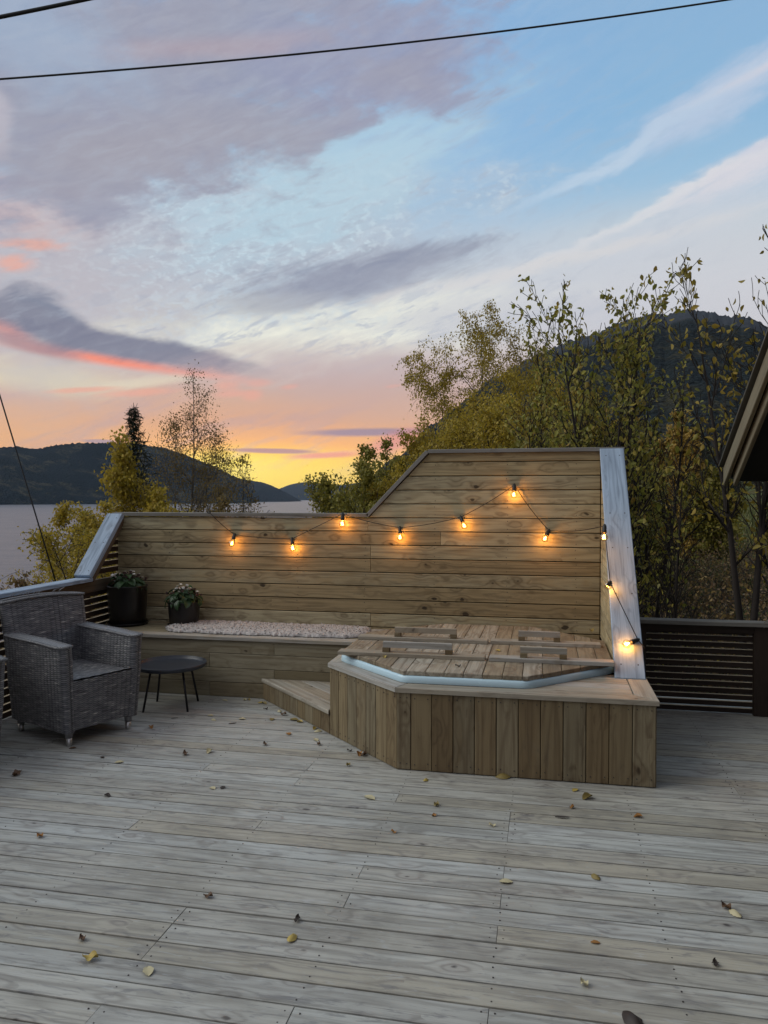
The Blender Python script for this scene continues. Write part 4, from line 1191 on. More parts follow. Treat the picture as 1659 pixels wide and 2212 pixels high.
bush('broad_leaved_tree', 'tall tree cut off by the right edge with bare topmost twigs', 1740, 520, 8.6, 55, 'lf_bigy', .35, .058, 3, .08, SPH, tmpl=LEAF_B, droop=.6, spread=.035, singles=100, cat='tree', sides=5)
bush('broad_leaved_tree', 'dark low tree whose branches fork behind the right railing', 1440, 1010, 8.2, 56, 'lf_big', .12, .05, 3, .30, SPL, tmpl=LEAF_B, droop=.6, spread=.035, singles=100, cat='tree', sides=5)
# 7 brown column behind and forest edge
bush('larch_tree', 'rust gold column shaped tree before the dark mountain right of the silver cap', 1492, 888, 30, 61, 'lf_brown', 4.0, .13, 5, .07, dict(SPG, ratio=[.13, .5]), cat='tree')
bush('larch_tree', 'smaller rust brown tree left of the column shaped one', 1452, 925, 33, 62, 'lf_brown', 3.6, .13, 4, .07, dict(SPG, ratio=[.13, .5]), cat='tree')
shr = bush('shrub', 'green brown shrub on the slope right of the rust column tree', 1545, 1010, 30, 63, 'lf_olive', 4.5, .11, 6, .3, SPA)
def clone_tree(src, base, s, rz, label, group):
    r_ = src.copy(); COL.objects.link(r_); r_.location = base; r_.scale = (s, s, s); r_.rotation_euler = (0, 0, rz)
    r_['label'] = label; r_['group'] = group
    for ch in src.children:
        c = ch.copy(); COL.objects.link(c); c.parent = r_
    return r_
def cl(src, px, py, r_, rz, label, group=None):
    b = base_at(px, r_); h_ = max((v.co.z for v in src.children[0].data.vertices))
    s_ = max(.2, hgt(py, r_, b) / h_)
    c = clone_tree(src, b, s_, rz, label, group)
    if group is None and 'group' in c: del c['group']
    return c
cl(shr, 1375, 985, 24, 1.0, 'olive thicket on the slope just behind the silver cap board')
cl(shr, 1250, 925, 19, 2.2, 'olive and yellow thicket behind the middle of the high wall')
cl(shr, 1165, 925, 15, 3.1, 'dull olive shrub behind the high wall, under the long bare shoots')
sp0 = [o for o in COL.objects if o.parent is None and o.name.startswith('spruce_tree')][0]
rn = random.Random(9)
for i in range(26):
    px = rn.uniform(1330, 1760); r_ = rn.uniform(70, 160)
    cl(sp0, px, rn.uniform(930, 985), r_, rn.uniform(0, 6), 'one of the many dark spruces of the forest edge at the mountain foot', 'spruces of the forest edge below the mountain')

# haze over the valley
v, f = box_bm((-2500, 5700, 280), (24500, 19400, 640))
mh = bpy.data.materials.new('haze_air'); mh.use_nodes = True; mh.node_tree.nodes.clear()
pv = mh.node_tree.nodes.new('ShaderNodeVolumePrincipled'); pv.inputs['Color'].default_value = (.62, .78, 1, 1); pv.inputs['Density'].default_value = 1.8e-5
mo = mh.node_tree.nodes.new('ShaderNodeOutputMaterial'); mh.node_tree.links.new(pv.outputs[0], mo.inputs['Volume'])
o = obj('haze', mesh_np('haze', v, f, mh)); o['kind'] = 'stuff'
# ------------------------------------------------------------------ wicker armchairs
class Weave:
    def __init__(s): s.V = []; s.F = []; s.W = []; s.n = 0
    def wall(s, per, z0, z1, ripple=.0048, xf=None, pz=.0125, ps=.037, cap=None):
        """closed loop 'per' (list of (x, y, nx, ny, arc)) woven from z0 up to z1; xf(x, y, z) bends it; cap: rolled rim"""
        L = per[-1][4]; m = len(per) - 1
        nz = int((z1 - z0) / pz * 4.0); k = nz + 1
        z = z0 + (z1 - z0) * np.arange(k) / nz
        P = np.array([p[:4] for p in per[:-1]]); arc = np.array([p[4] for p in per[:-1]])
        row = np.floor(z / pz)
        colp = np.floor(arc / ps) % 2
        hump = np.abs(np.sin(np.pi * arc / ps)) ** .6
        d = ripple * 1.25 * (np.abs(np.sin(np.pi * (z[:, None] / pz + .5 * colp[None, :]))) * (.35 + .65 * hump[None, :]))
        X = P[None, :, 0] + P[None, :, 2] * d; Y = P[None, :, 1] + P[None, :, 3] * d; Z = np.repeat(z[:, None], m, 1)
        Q = np.stack([X, Y, Z], -1)
        W = np.stack([np.repeat(arc[None, :] * 14 + 0, k, 0) + row[:, None] * 3.7, row[:, None] + 0 * X, np.clip(d / ripple * .8, 0, 1)], -1)
        if xf is not None: Q = xf(Q)
        s.V.append(Q.reshape(-1, 3)); s.W.append(W.reshape(-1, 3))
        i, j = np.meshgrid(np.arange(k - 1), np.arange(m), indexing='ij'); j2 = (j + 1) % m
        s.F.append(np.stack([i * m + j, i * m + j2, (i + 1) * m + j2, (i + 1) * m + j], -1).reshape(-1, 4) + s.n); s.n += k * m
        top = Q[-1]
        return top
    def lid(s, loop, z, ripple=.003, pitch=.011, xf=None, n=60):
        pass
    def grid(s, X, Y, Z, W):
        a, b_ = X.shape
        s.V.append(np.stack([X, Y, Z], -1).reshape(-1, 3)); s.W.append(W.reshape(-1, 3))
        i, j = np.meshgrid(np.arange(a - 1), np.arange(b_ - 1), indexing='ij')
        s.F.append(np.stack([i * b_ + j, (i + 1) * b_ + j, (i + 1) * b_ + j + 1, i * b_ + j + 1], -1).reshape(-1, 4) + s.n); s.n += a * b_
    def mesh(s, name):
        me = mesh_np(name, np.concatenate(s.V), np.concatenate(s.F), M['wicker'], True)
        at = me.attributes.new('weave', 'FLOAT_VECTOR', 'POINT'); at.data.foreach_set('vector', np.concatenate(s.W).astype(np.float32).ravel())
        return me
def rloop(x0, x1, y0, y1, r, step=.009):
    """rounded rectangle, counter clockwise, with normals and arc length"""
    out = []; arc = 0.0; prev = None
    cs = [((x1 - r, y0 + r), -90), ((x1 - r, y1 - r), 0), ((x0 + r, y1 - r), 90), ((x0 + r, y0 + r), 180)]
    pts = []
    for (c, a0) in cs:
        for k in range(5):
            a = R(a0 + 90 * k / 4); pts.append((c[0] + r * math.cos(a), c[1] + r * math.sin(a), math.cos(a), math.sin(a)))
    pts.append(pts[0])
    for a, b_ in zip(pts[:-1], pts[1:]):
        L = math.hypot(b_[0] - a[0], b_[1] - a[1]); n = max(1, int(L / step))
        for k in range(n):
            t = k / n; out.append((a[0] + (b_[0] - a[0]) * t, a[1] + (b_[1] - a[1]) * t, a[2] + (b_[2] - a[2]) * t, a[3] + (b_[3] - a[3]) * t, arc + L * t))
        arc += L
    out.append((*out[0][:4], arc))
    return out
def braid(name, pts, r, parent, turns=46):
    """rolled rim : three strands twisted round each other"""
    pts = [Vector(p) for p in pts]; P = [pts[0]]
    for a, b_ in zip(pts[:-1], pts[1:]):
        n = max(1, int((b_ - a).length / .006))
        P += [a.lerp(b_, (k + 1) / n) for k in range(n)]
    tot = sum((b_ - a).length for a, b_ in zip(P[:-1], P[1:])); paths = []
    for s_ in range(4):
        arc = 0; q = []
        for i, p in enumerate(P):
            d = (P[min(i + 1, len(P) - 1)] - P[max(i - 1, 0)]).normalized(); a = d.cross(EZ).normalized(); b_ = d.cross(a)
            ph = arc / .034 * 2 * math.pi * .5 + s_ * math.pi / 2
            q.append(p + a * math.cos(ph) * r * 1.35 + b_ * math.sin(ph) * r * .75)
            if i < len(P) - 1: arc += (P[i + 1] - p).length
        paths.append((q, r * .62))
    v, f = tube_np(paths, 5)
    me = mesh_np(name, v, f, M['wicker'], True)
    at = me.attributes.new('weave', 'FLOAT_VECTOR', 'POINT'); n = len(v)
    rs = np.random.RandomState(3); w = np.stack([rs.rand(n) * 2, np.repeat(rs.rand(n // 5 + 1) * 9, 5)[:n], np.full(n, .9)], -1)
    at.data.foreach_set('vector', w.astype(np.float32).ravel())
    return obj(name, me, parent)
CW, CD = .60, .70                               # chair width and depth; front looks to -y, origin on the deck
def make_chair(label, loc, rz, group):
    t_ = thing('wicker_armchair', label, 'armchair', loc, rz, group)
    hw = CW / 2
    # body and seat
    w = Weave()
    def taper(Q):
        z = Q[..., 2]; k = 1 - .10 * np.clip((.42 - z) / .42, 0, 1) ** 1.0
        Q = Q.copy(); Q[..., 0] *= k; Q[..., 1] = Q[..., 1] * (1 - .06 * np.clip((.42 - z) / .42, 0, 1)); return Q
    w.wall(rloop(-hw + .012, hw - .012, -CD / 2 + .004, CD / 2 - .03, .05), .105, .425, xf=taper)
    xs = np.arange(-hw + .02, hw - .02, .0033 * 1.4); ys = np.arange(-CD / 2 + .012, CD / 2 - .05, .0035)
    X, Y = np.meshgrid(xs, ys, indexing='ij')
    row = np.floor(Y / .0135); dz = .0045 * (.6 * np.abs(np.sin(np.pi * Y / .0135)) + .5 * np.cos(np.pi * (X / .040 + row)))
    Z = .424 + dz - .018 * np.exp(-((X / .2) ** 2 + (Y / .24) ** 2)) + .010 * (Y < -CD / 2 + .03)
    w.grid(X, Y, Z, np.stack([X * 14 + row * 3.7, row, np.clip(dz / .007 + .4, 0, 1)], -1))
    obj('seat', w.mesh('seat'), t_)
    # arms
    for sgn_ in (-1, 1):
        w = Weave(); a0, a1 = (hw - .082, hw) if sgn_ > 0 else (-hw, -hw + .082)
        def armx(Q, sgn_=sgn_):
            Q = Q.copy(); z = Q[..., 2]; y = Q[..., 1]
            k = 1 - .10 * np.clip((.42 - z) / .42, 0, 1); Q[..., 0] *= k; Q[..., 1] = y * (1 - .05 * np.clip((.42 - z) / .42, 0, 1))
            up = np.clip((z - .42) / .23, 0, 1)
            Q[..., 2] += up * (.022 * np.clip((y - .02) / .3, 0, 1) ** 1.3 + .006 * np.cos(y * 9)); Q[..., 0] += sgn_ * up ** 2 * .012
            # the lower edge arches up between the legs
            return Q
        top = w.wall(rloop(a0, a1, -CD / 2, CD / 2 - .02, .036), .095, .648, xf=armx)
        # padded woven top
        m = len(top); c = top.mean(0); 
        ring2 = top * .985 + c * .015; ring2[:, 2] = top[:, 2] + .012
        k0 = w.n
        inner = top.copy(); cx_ = (a0 + a1) / 2 + sgn_ * .012; inner[:, 0] = cx_ + (top[:, 0] - cx_) * .3; inner[:, 1] = top[:, 1] * .97; inner[:, 2] = top[:, 2] + .016
        mid = (top + inner) / 2; mid[:, 2] = top[:, 2] + .013
        for lp in (top, mid, inner):
            w.V.append(lp); w.W.append(np.stack([np.arange(m) * .9, np.arange(m) * .4, np.full(m, .75)], -1))
        for rr2 in range(2):
            i = np.arange(m); w.F.append(np.stack([k0 + rr2 * m + i, k0 + rr2 * m + (i + 1) % m, k0 + (rr2 + 1) * m + (i + 1) % m, k0 + (rr2 + 1) * m + i], -1))
        w.n += 3 * m
        # close the top strip
        h_ = m // 2; i = np.arange(h_ - 1); w.F.append(np.stack([k0 + 2 * m + i, k0 + 2 * m + i + 1, k0 + 2 * m + m - 2 - i, k0 + 2 * m + m - 1 - i], -1))
        arm = obj('armrest', w.mesh('armrest'), t_)
        yy = np.linspace(-CD / 2 + .03, CD / 2 - .06, 12)
        for xo in (a0 + .008, a1 - .008):
            pass
        lp = [Vector(q_) for q_ in top[::3]]; lp.append(lp[0])
        braid('braided_edge', [p + Vector((0, 0, .008)) for p in lp], .0075, arm)
    # back
    w = Weave()
    def backx(Q):
        Q = Q.copy(); z = Q[..., 2]; u = np.clip((z - .35) / .54, 0, 1)
        Q[..., 0] *= 1 + .05 * u ** 1.5; Q[..., 1] += .02 * u + .075 * u ** 1.6; Q[..., 2] += .02 * u * (1 - (Q[..., 0] / hw) ** 2)
        return Q
    top = w.wall(rloop(-hw, hw, CD / 2 - .10, CD / 2 - .025, .034), .30, .875, xf=backx)
    m = len(top); k0 = w.n; inner = top.copy(); cy = top[:, 1].mean(); inner[:, 1] = cy + (top[:, 1] - cy) * .3; inner[:, 0] *= .985; inner[:, 2] += .016
    mid = (top + inner) / 2; mid[:, 2] = top[:, 2] + .013
    for lp in (top, mid, inner):
        w.V.append(lp); w.W.append(np.stack([np.arange(m) * .9, np.arange(m) * .4, np.full(m, .75)], -1))
    for rr2 in range(2):
        i = np.arange(m); w.F.append(np.stack([k0 + rr2 * m + i, k0 + rr2 * m + (i + 1) % m, k0 + (rr2 + 1) * m + (i + 1) % m, k0 + (rr2 + 1) * m + i], -1))
    w.n += 3 * m
    bk = obj('backrest', w.mesh('backrest'), t_)
    lp = [Vector(q_) + Vector((0, 0, .010)) for q_ in top[::3]]; lp.append(lp[0])
    braid('braided_edge', lp, .008, bk)
    # loose strand ends poking out of the rim
    rn = random.Random(4); paths = []
    for k in range(16):
        x_ = rn.uniform(-hw * .8, hw * .6); p = Vector((x_, CD / 2 + .045 + rn.uniform(-.02, .02), .908 + .012))
        paths.append(([p, p + Vector((.012, .0, .012)), p + Vector((.03 + rn.random() * .02, .004, .014 + rn.random() * .012))], [.003, .0025, .0015]))
    v, f = tube_np(paths, 4); me = mesh_np('loose_strand', v, f, M['wicker'], True)
    at = me.attributes.new('weave', 'FLOAT_VECTOR', 'POINT'); at.data.foreach_set('vector', np.tile(np.array([1.2, 6.1, .9], np.float32), len(v)))
    o = obj('loose_strand', me, bk); o['kind'] = 'stuff'
    # woven front and side skirt arches are the body; legs
    for sx in (-1, 1):
        for sy in (-1, 1):
            lx, ly = sx * (hw - .075), sy * (CD / 2 - .06) - (.0 if sy < 0 else .015)
            lg = tube('leg', [(lx, ly, .055), (lx, ly, .13)], [.024, .032], M['wicker'], t_, 10)
            me = lg.data; at = me.attributes.new('weave', 'FLOAT_VECTOR', 'POINT'); at.data.foreach_set('vector', np.tile(np.array([.5, 3.3, .6], np.float32), len(me.vertices)))
            tube('foot_cap', [(lx, ly, .0), (lx, ly, .004), (lx, ly, .058)], [.016, .018, .021], M['chrome'], lg, 12)
    return t_
FL = on_z(140, 1614, 0); FR = on_z(285, 1572, 0); BLq = on_z(30, 1577, 0)
wdir = (FR - FL).normalized()
rz = math.atan2(wdir.y, wdir.x)
bdir = Vector((-wdir.y, wdir.x, 0))
cen = (FL + FR) / 2 + bdir * (CD / 2 - .06)
cen.z = 0
chair = make_chair('grey wicker armchair by the left railing, turned towards the round table', cen, rz, 'grey wicker armchairs')
def copy_tree(o, parent=None):
    c = o.copy(); COL.objects.link(c)
    if parent is not None: c.parent = parent
    for ch in list(o.children): copy_tree(ch, c)
    return c
c2_ = copy_tree(chair)
pe = on_z(-2, 1668, 0)                         # its front right corner just enters the frame
rz2 = R(62)
w2 = Vector((math.cos(rz2), math.sin(rz2), 0)); b2 = Vector((-w2.y, w2.x, 0))
c2_.location = pe - w2 * (CW / 2 - .04) + b2 * (CD / 2); c2_.location.z = 0
c2_.location.x += .0
c2_.rotation_euler = (0, 0, rz2)
c2_['label'] = 'grey wicker armchair cut off by the left picture edge, only its edge showing'

# ------------------------------------------------------------------ round tray table
tc = on_z(369, 1524, 0)
TH = .315
tb_ = thing('side_table', 'low round dark tray table on four splayed metal legs by the armchair', 'side table', (tc.x, tc.y, 0))
tr = .272
lathe('table_top', [(0, TH - .012), (tr - .012, TH - .012), (tr - .002, TH - .006), (tr, TH + .018), (tr - .003, TH + .020), (tr - .007, TH + .016), (tr - .010, TH - .002), (tr - .02, TH - .006), (0, TH - .006)], M['tray'], tb_, n=64)
legs = [on_z(309, 1539, 0), on_z(339.5, 1515, 0), on_z(406, 1538, 0), on_z(428, 1514, 0)]
for L_ in legs:
    l = L_ - tc; l.z = 0; l = l.normalized() * min(.25, max(.17, l.length))
    tube('leg', [(l.x, l.y, 0), (l.x * .72, l.y * .72, TH - .012)], [.0085, .0085], M['blackmetal'], tb_, 8)
    lathe('bracket', [(0, -.016), (.016, -.016), (.016, 0), (0, 0)], M['blackmetal'], tb_, (l.x * .72, l.y * .72, TH - .012), 12)

# ------------------------------------------------------------------ flower pots
def leafmesh(name, L, W, mat, curl=.25):
    vs, fs = [], []
    n = 6
    for i in range(n + 1):
        t = i / n; w_ = W * math.sin(math.pi * min(1, .08 + t * .9)) ** .7 * (1 if i < n else .05); z_ = L * (curl * math.sin(t * 2.2) - curl * 1.2 * t * t)
        for k, s_ in enumerate((-1, -.5, 0, .5, 1)):
            vs.append((s_ * w_ / 2, L * t, z_ + abs(s_) * W * .12 - (.02 * W if s_ == 0 else 0)))
    for i in range(n):
        for k in range(4): fs.append((i * 5 + k, i * 5 + k + 1, (i + 1) * 5 + k + 1, (i + 1) * 5 + k))
    return mesh_np(name, vs, fs, mat, True)
LM = [leafmesh('leaf', .085, .055, M['lf_pot'], .3), leafmesh('leaf', .07, .05, M['lf_pot'], .5), leafmesh('leaf', .10, .06, M['lf_pot'], .2)]
def flower_mesh():
    vs, fs = [], []
    for ring_, (r_, z_, ph) in enumerate(((.016, .0, 0), (.011, .006, .5))):
        for k in range(6):
            a = (k + ph) * math.pi / 3; c_, s_ = math.cos(a), math.sin(a); b0 = len(vs)
            for (u, v_, w_) in ((0, 0, 0), (.5, .35, .12), (1, 0, .25), (.5, -.35, .12)): vs.append((r_ * (u * c_ - v_ * s_), r_ * (u * s_ + v_ * c_), z_ + r_ * w_ * 1.5))
            fs.append((b0, b0 + 3, b0 + 2, b0 + 1))
    return mesh_np('flower', vs, fs, M['petal'], True)
FM = flower_mesh()
bv, bf = box_bm((0, 0, 0), (.009, .009, .012)); BM_ = mesh_np('bud', bv, bf, M['budm'])
def pot(label, loc, r, h, nleaf, nfl, seed, spreadr, fh, plabel):
    t_ = thing('flower_pot', label, 'flower pot', loc, group=None); rn = random.Random(seed)
    lathe('pot', [(0, .012), (r * .86, .012), (r * .9, .02), (r * .97, h * .5), (r, h - .012), (r * 1.02, h - .004), (r * 1.015, h), (r * .95, h), (r * .93, h - .03), (0, h - .03)], M['pot'], t_, n=48)
    lathe('saucer', [(0, 0), (r * .92, 0), (r * 1.05, .018), (r * 1.05, .024), (r * 1.01, .022), (r * .9, .011), (0, .011)], M['pot'], t_, n=48)
    lathe('soil', [(r * .93, h - .028), (r * .5, h - .018), (0, h - .015)], M['soil'], t_, n=24)
    pl = thing('potted_plant', plabel, 'plant', (loc[0], loc[1], loc[2] + h - .02))
    stems = []
    for k in range(nleaf):
        a = rn.uniform(0, 6.283); lv = rn.random(); rad = spreadr * (.25 + .75 * lv) * rn.uniform(.7, 1); z_ = fh * (.25 + .75 * (1 - lv * .9)) * rn.uniform(.75, 1)
        p = Vector((math.cos(a) * rad * .8, math.sin(a) * rad * .8, z_))
        o = bpy.data.objects.new('leaf', rn.choice(LM)); COL.objects.link(o); o.parent = pl; o.location = p; s_ = rn.uniform(.75, 1.25) * spreadr / .17; o.scale = (s_, s_, s_)
        o.rotation_euler = (rn.uniform(-.9, .3) - lv * .7, rn.uniform(-.5, .5), a - math.pi / 2 + rn.uniform(-.6, .6))
        stems.append(([(p.x * .15, p.y * .15, 0), (p.x * .6, p.y * .6, p.z * .7), tuple(p)], [.003, .0025, .002]))
    for k in range(nfl):
        a = rn.uniform(0, 6.283); rad = spreadr * rn.uniform(.1, .85); p = Vector((math.cos(a) * rad, math.sin(a) * rad * .8, fh * rn.uniform(.95, 1.3) * (1 - .35 * rad / spreadr)))
        o = bpy.data.objects.new('flower', FM); COL.objects.link(o); o.parent = pl; o.location = p; o.rotation_euler = (rn.uniform(-.2, 1.1), rn.uniform(-.6, .6), rn.uniform(0, 6)); s_ = rn.uniform(.9, 1.35); o.scale = (s_, s_, s_)
        stems.append(([(p.x * .3, p.y * .3, 0), tuple(p - Vector((0, 0, .004)))], [.0025, .0018]))
    bvs, bfs = [], []
    for k in range(40):
        a = rn.uniform(0, 6.283); rad = spreadr * rn.uniform(.1, 1.05); p = Vector((math.cos(a) * rad, math.sin(a) * rad * .85, fh * rn.uniform(.8, 1.2) * (1.05 - .45 * rad / spreadr)))
        v_, f_ = box_bm(p, (rn.uniform(.008, .018),) * 3); b0 = len(bvs); bvs += v_; bfs += [tuple(b0 + i for i in q_) for q_ in f_]
    o = obj('bud', mesh_np('bud', bvs, bfs, M['budm']), pl); o['kind'] = 'stuff'
    v, f = tube_np(stems, 4); o = obj('stem', mesh_np('stem', v, f, M['lf_pot']), pl)
    return t_
p1 = on_z(289, 1338, BT); p2 = on_z(391, 1342, BT)
pot('tall wide black glazed pot in the left corner of the bench', (-3.60, 6.165, BT), .170, .345, 46, 17, 3, .175, .12, 'dark leafy plant with white flowers in the tall corner pot')
pot('smaller black glazed pot on the bench between the tall pot and the sheepskin', (-3.07, 6.185, BT), .135, .215, 56, 17, 8, .165, .135, 'bushy green plant with small white flowers in the smaller pot')

# ------------------------------------------------------------------ sheepskin
nx, ny = 460, 130
rx0, rx1 = -3.15, -1.40; ry0, ry1 = 5.845, 6.345
u, v_ = np.meshgrid(np.linspace(0, 1, nx), np.linspace(0, 1, ny), indexing='ij')
X = rx0 + (rx1 - rx0) * u
endt = np.clip(np.minimum(u, 1 - u) / .10, 0, 1) ** .5
wav = .5 + (v_ - .5) * (.25 + .75 * endt) * (.90 + .10 * (vnoise(X + 7, X * 0, .28, 5)))
Y = ry0 + (ry1 - ry0) * wav + (vnoise(X, X * 0 + 3, .35, 9) - .5) * .05
Xn = X + (vnoise(X * 3, Y * 3, .06, 4) - .5) * .02 * (1 - endt); Yn = Y + (vnoise(X * 2, Y, .05, 6) - .5) * .03
edge = np.clip(np.minimum(np.minimum(u * 3.5, (1 - u) * 3.5), np.minimum(v_, 1 - v_)) / .10, 0, 1) ** .45
bumps = .35 * vnoise(Xn, Yn, .022, 1) + .35 * vnoise(Xn, Yn, .011, 2) + .25 * vnoise(Xn, Yn, .006, 3)
Z = .006 + edge * (.018 + .020 * bumps + .010 * vnoise(X, Y, .2, 8))
rv = np.stack([Xn + 2.3, Yn - 6.1, Z], -1).reshape(-1, 3)
i, j = np.meshgrid(np.arange(nx - 1), np.arange(ny - 1), indexing='ij')
rf = np.stack([i * ny + j, (i + 1) * ny + j, (i + 1) * ny + j + 1, i * ny + j + 1], -1).reshape(-1, 4)
rug = thing('sheepskin', 'long pale pinkish sheepskin lying on the bench left of the tub', 'sheepskin', (-2.3, 6.1, BT))
obj('pelt', mesh_np('pelt', rv, rf, M['rug'], True), rug)
rs = np.random.RandomState(12); sel = rs.choice(len(rv), 5200); fr5 = (rv[sel] - np.array((0, 0, .008)),)
Yd = rs.normal(0, 1, (5200, 3)); Yd[:, 2] = np.abs(Yd[:, 2]) * .5 + .2; Yd /= np.linalg.norm(Yd, axis=1, keepdims=True)
Xd = np.cross(Yd, rs.normal(0, 1, (5200, 3))); Xd /= np.linalg.norm(Xd, axis=1, keepdims=True); Zd = np.cross(Xd, Yd)
curl_t = (np.array([(-.22, 0, 0), (.22, 0, 0), (.2, .5, .22), (-.2, .5, .22), (.1, .85, .05), (-.1, .85, .05)], float), np.array([(0, 1, 2, 3), (3, 2, 4, 5)]))
lv, lf = leaves_np((fr5[0], Xd, Yd, Zd, rs.uniform(.014, .026, 5200)), curl_t)
o = obj('wool', mesh_np('wool', lv, lf, M['rug'], True), rug); o['kind'] = 'stuff'

# ------------------------------------------------------------------ string lights
sl_ = thing('string_lights', 'black string of ten glowing globe bulbs hung across the plank wall', 'string lights', (-1.2, WALL_Y - .03, 1.3))
BO = Vector(sl_.location); WY = WALL_Y - .022
def capplane(px, py, off):
    d_ = ray(px, py); n_ = Vector((0, -(ZH - .03 - WB_Z), (WALL_Y - WB_Y))).normalized(); p0_ = Vector((0, WB_Y, WB_Z)) + n_ * (.036 + off)
    t = (p0_ - Vector((0, 0, CAM_H))).dot(n_) / d_.dot(n_); return Vector((0, 0, CAM_H)) + d_ * t
pts = [('h', on_y(452, 1106, WY - .03)), ('b', on_y(507, 1155, WY), on_y(502, 1171, WY - .035)), ('b', on_y(631, 1164, WY), on_y(632.5, 1186, WY - .035)), ('b', on_y(740, 1110, WY - .03), on_y(739.5, 1130, WY - .04)),
       ('b', on_y(864, 1140, WY), on_y(864, 1163, WY - .035)), ('b', on_y(995.5, 1117, WY), on_y(1002, 1134, WY - .035)), ('b', on_y(1111, 1048, WY), on_y(1110, 1069, WY - .035)),
       ('b', on_y(1186, 1146, WY), on_y(1177, 1164, WY - .05)), ('b', on_x(1306, 1136, .405), on_x(1305, 1157, .40)), ('b', on_x(1318, 1258, .425), on_x(1310, 1273, .415)),
       ('b', capplane(1378, 1382, .02), capplane(1357, 1390, .035)), ('e', capplane(1392, 1399, .008))]
def sag(a, b_, s_, n=14):
    return [a.lerp(b_, k / n) - Vector((0, 0, s_ * math.sin(math.pi * k / n))) for k in range(n + 1)]
cab = []
sags = [.012, .010, -.0, .012, .012, .012, .02, .02, .0, -.0, .0]
for k in range(len(pts) - 1):
    seg = sag(pts[k][1], pts[k + 1][1], sags[k])
    cab += seg if not cab else seg[1:]
last = cab[-1]; cab += [Vector((WX1 + .012, last.y + .01, last.z - .01)), Vector((WX1 + .02, last.y + .03, last.z - .12)), Vector((WX1 + .02, last.y + .04, BT + .02))]
v, f = tube_np([([p - BO for p in cab], .0032)], 6); obj('cable', mesh_np('cable', v, f, M['rubber'], True), sl_)
# knotted end loop on the cap
h0_ = pts[0][1] - BO; v, f = tube_np([([h0_ + Vector((.03 * math.cos(a) * .5, -.004, .03 * math.sin(a) * .35)) for a in np.linspace(0, 11, 34)], .0042)], 6); obj('end_loop', mesh_np('end_loop', v, f, M['rubber'], True), sl_)
def frame(d):
    z_ = -d.normalized(); x_ = z_.orthogonal().normalized(); y_ = z_.cross(x_)
    return Matrix(((x_.x, y_.x, z_.x, 0), (x_.y, y_.y, z_.y, 0), (x_.z, y_.z, z_.z, 0), (0, 0, 0, 1)))
ld = bpy.data.lights.new('bulb_light', 'POINT'); ld.energy = 1.5; ld.color = (1, .42, .09); ld.shadow_soft_size = .012
sock = bulb = fil = None
for e in pts:
    if e[0] != 'b': continue
    d = (e[2] - e[1]); mt = frame(d)
    sc = lathe('socket', [(0, .012), (.007, .012), (.010, .004), (.013, 0), (.0145, -.012), (.0145, -.030), (.0165, -.034), (.0165, -.052), (.0135, -.056), (0, -.056)], M['rubber'], sl_, n=16) if sock is None else None
    if sc is None: sc = sock.copy(); COL.objects.link(sc)
    else: sock = sc
    m_ = mt.copy(); m_.translation = e[1] - BO; sc.matrix_basis = m_
    if bulb is None:
        prof = [(.009, -.054), (.010, -.060)] + [(.0235 * math.sin(a), -.084 - .0235 * math.cos(a) * -1) for a in np.linspace(.5, math.pi, 12)]
        prof = [(.009, -.054), (.0105, -.062)] + [(.0235 * math.sin(a), -.083 + .0235 * math.cos(a)) for a in np.linspace(.48, math.pi - .001, 12)]
        prof = [(r_ * 1.0 if z_ > -.065 else r_ * 1.2, z_ if z_ > -.065 else -.062 + (z_ + .062) * 1.2) for r_, z_ in prof]
        bl = lathe('bulb', prof, M['glass'], sl_, n=20); bulb = bl
        fl = []
        for k in range(4):
            a = k * math.pi / 2 + .3; fl.append(([(.003 * math.cos(a), .003 * math.sin(a), -.068), (.0085 * math.cos(a + .5), .0085 * math.sin(a + .5), -.097)], .0018))
        v, f = tube_np(fl, 5); fm = obj('filament', mesh_np('filament', v, f, M['glow']), bl); fil = fm
    else:
        bl = bulb.copy(); COL.objects.link(bl); fm = fil.copy(); COL.objects.link(fm); fm.parent = bl
    bl.matrix_basis = m_
    lo_ = bpy.data.objects.new('bulb_light', ld); COL.objects.link(lo_); lo_.parent = bl; lo_.location = (0, 0, -.083)

# ------------------------------------------------------------------ overhead wires
def wire(name, label, a, b_, s_, r, n=40, loc=None):
    pts = sag(a, b_, s_, n); o = pts[0]
    v, f = tube_np([([p - o for p in pts], r)], 6); w_ = obj(name, mesh_np(name, v, f, M['wire'], True), None, o); tag(w_, label, 'cable'); return w_
wire('power_cable', 'thick black overhead cable crossing the top left corner', at_r(-900, 205, 12), at_r(1200, -262, 16), .25, .026)
pa = at_r(-700, 226, 13); pb = at_r(2600, -250, 24)
w0 = wire('power_cable', 'long black overhead wire crossing the whole upper sky', at_r(-500, 205, 16), at_r(2300, -122, 19), .38, .016)
wire('guy_wire', 'thin black guy wire falling steeply at the left edge behind the railing', at_r(-260, -10, 9.0), at_r(126, 1275, 8.2), .0, .007, 8)

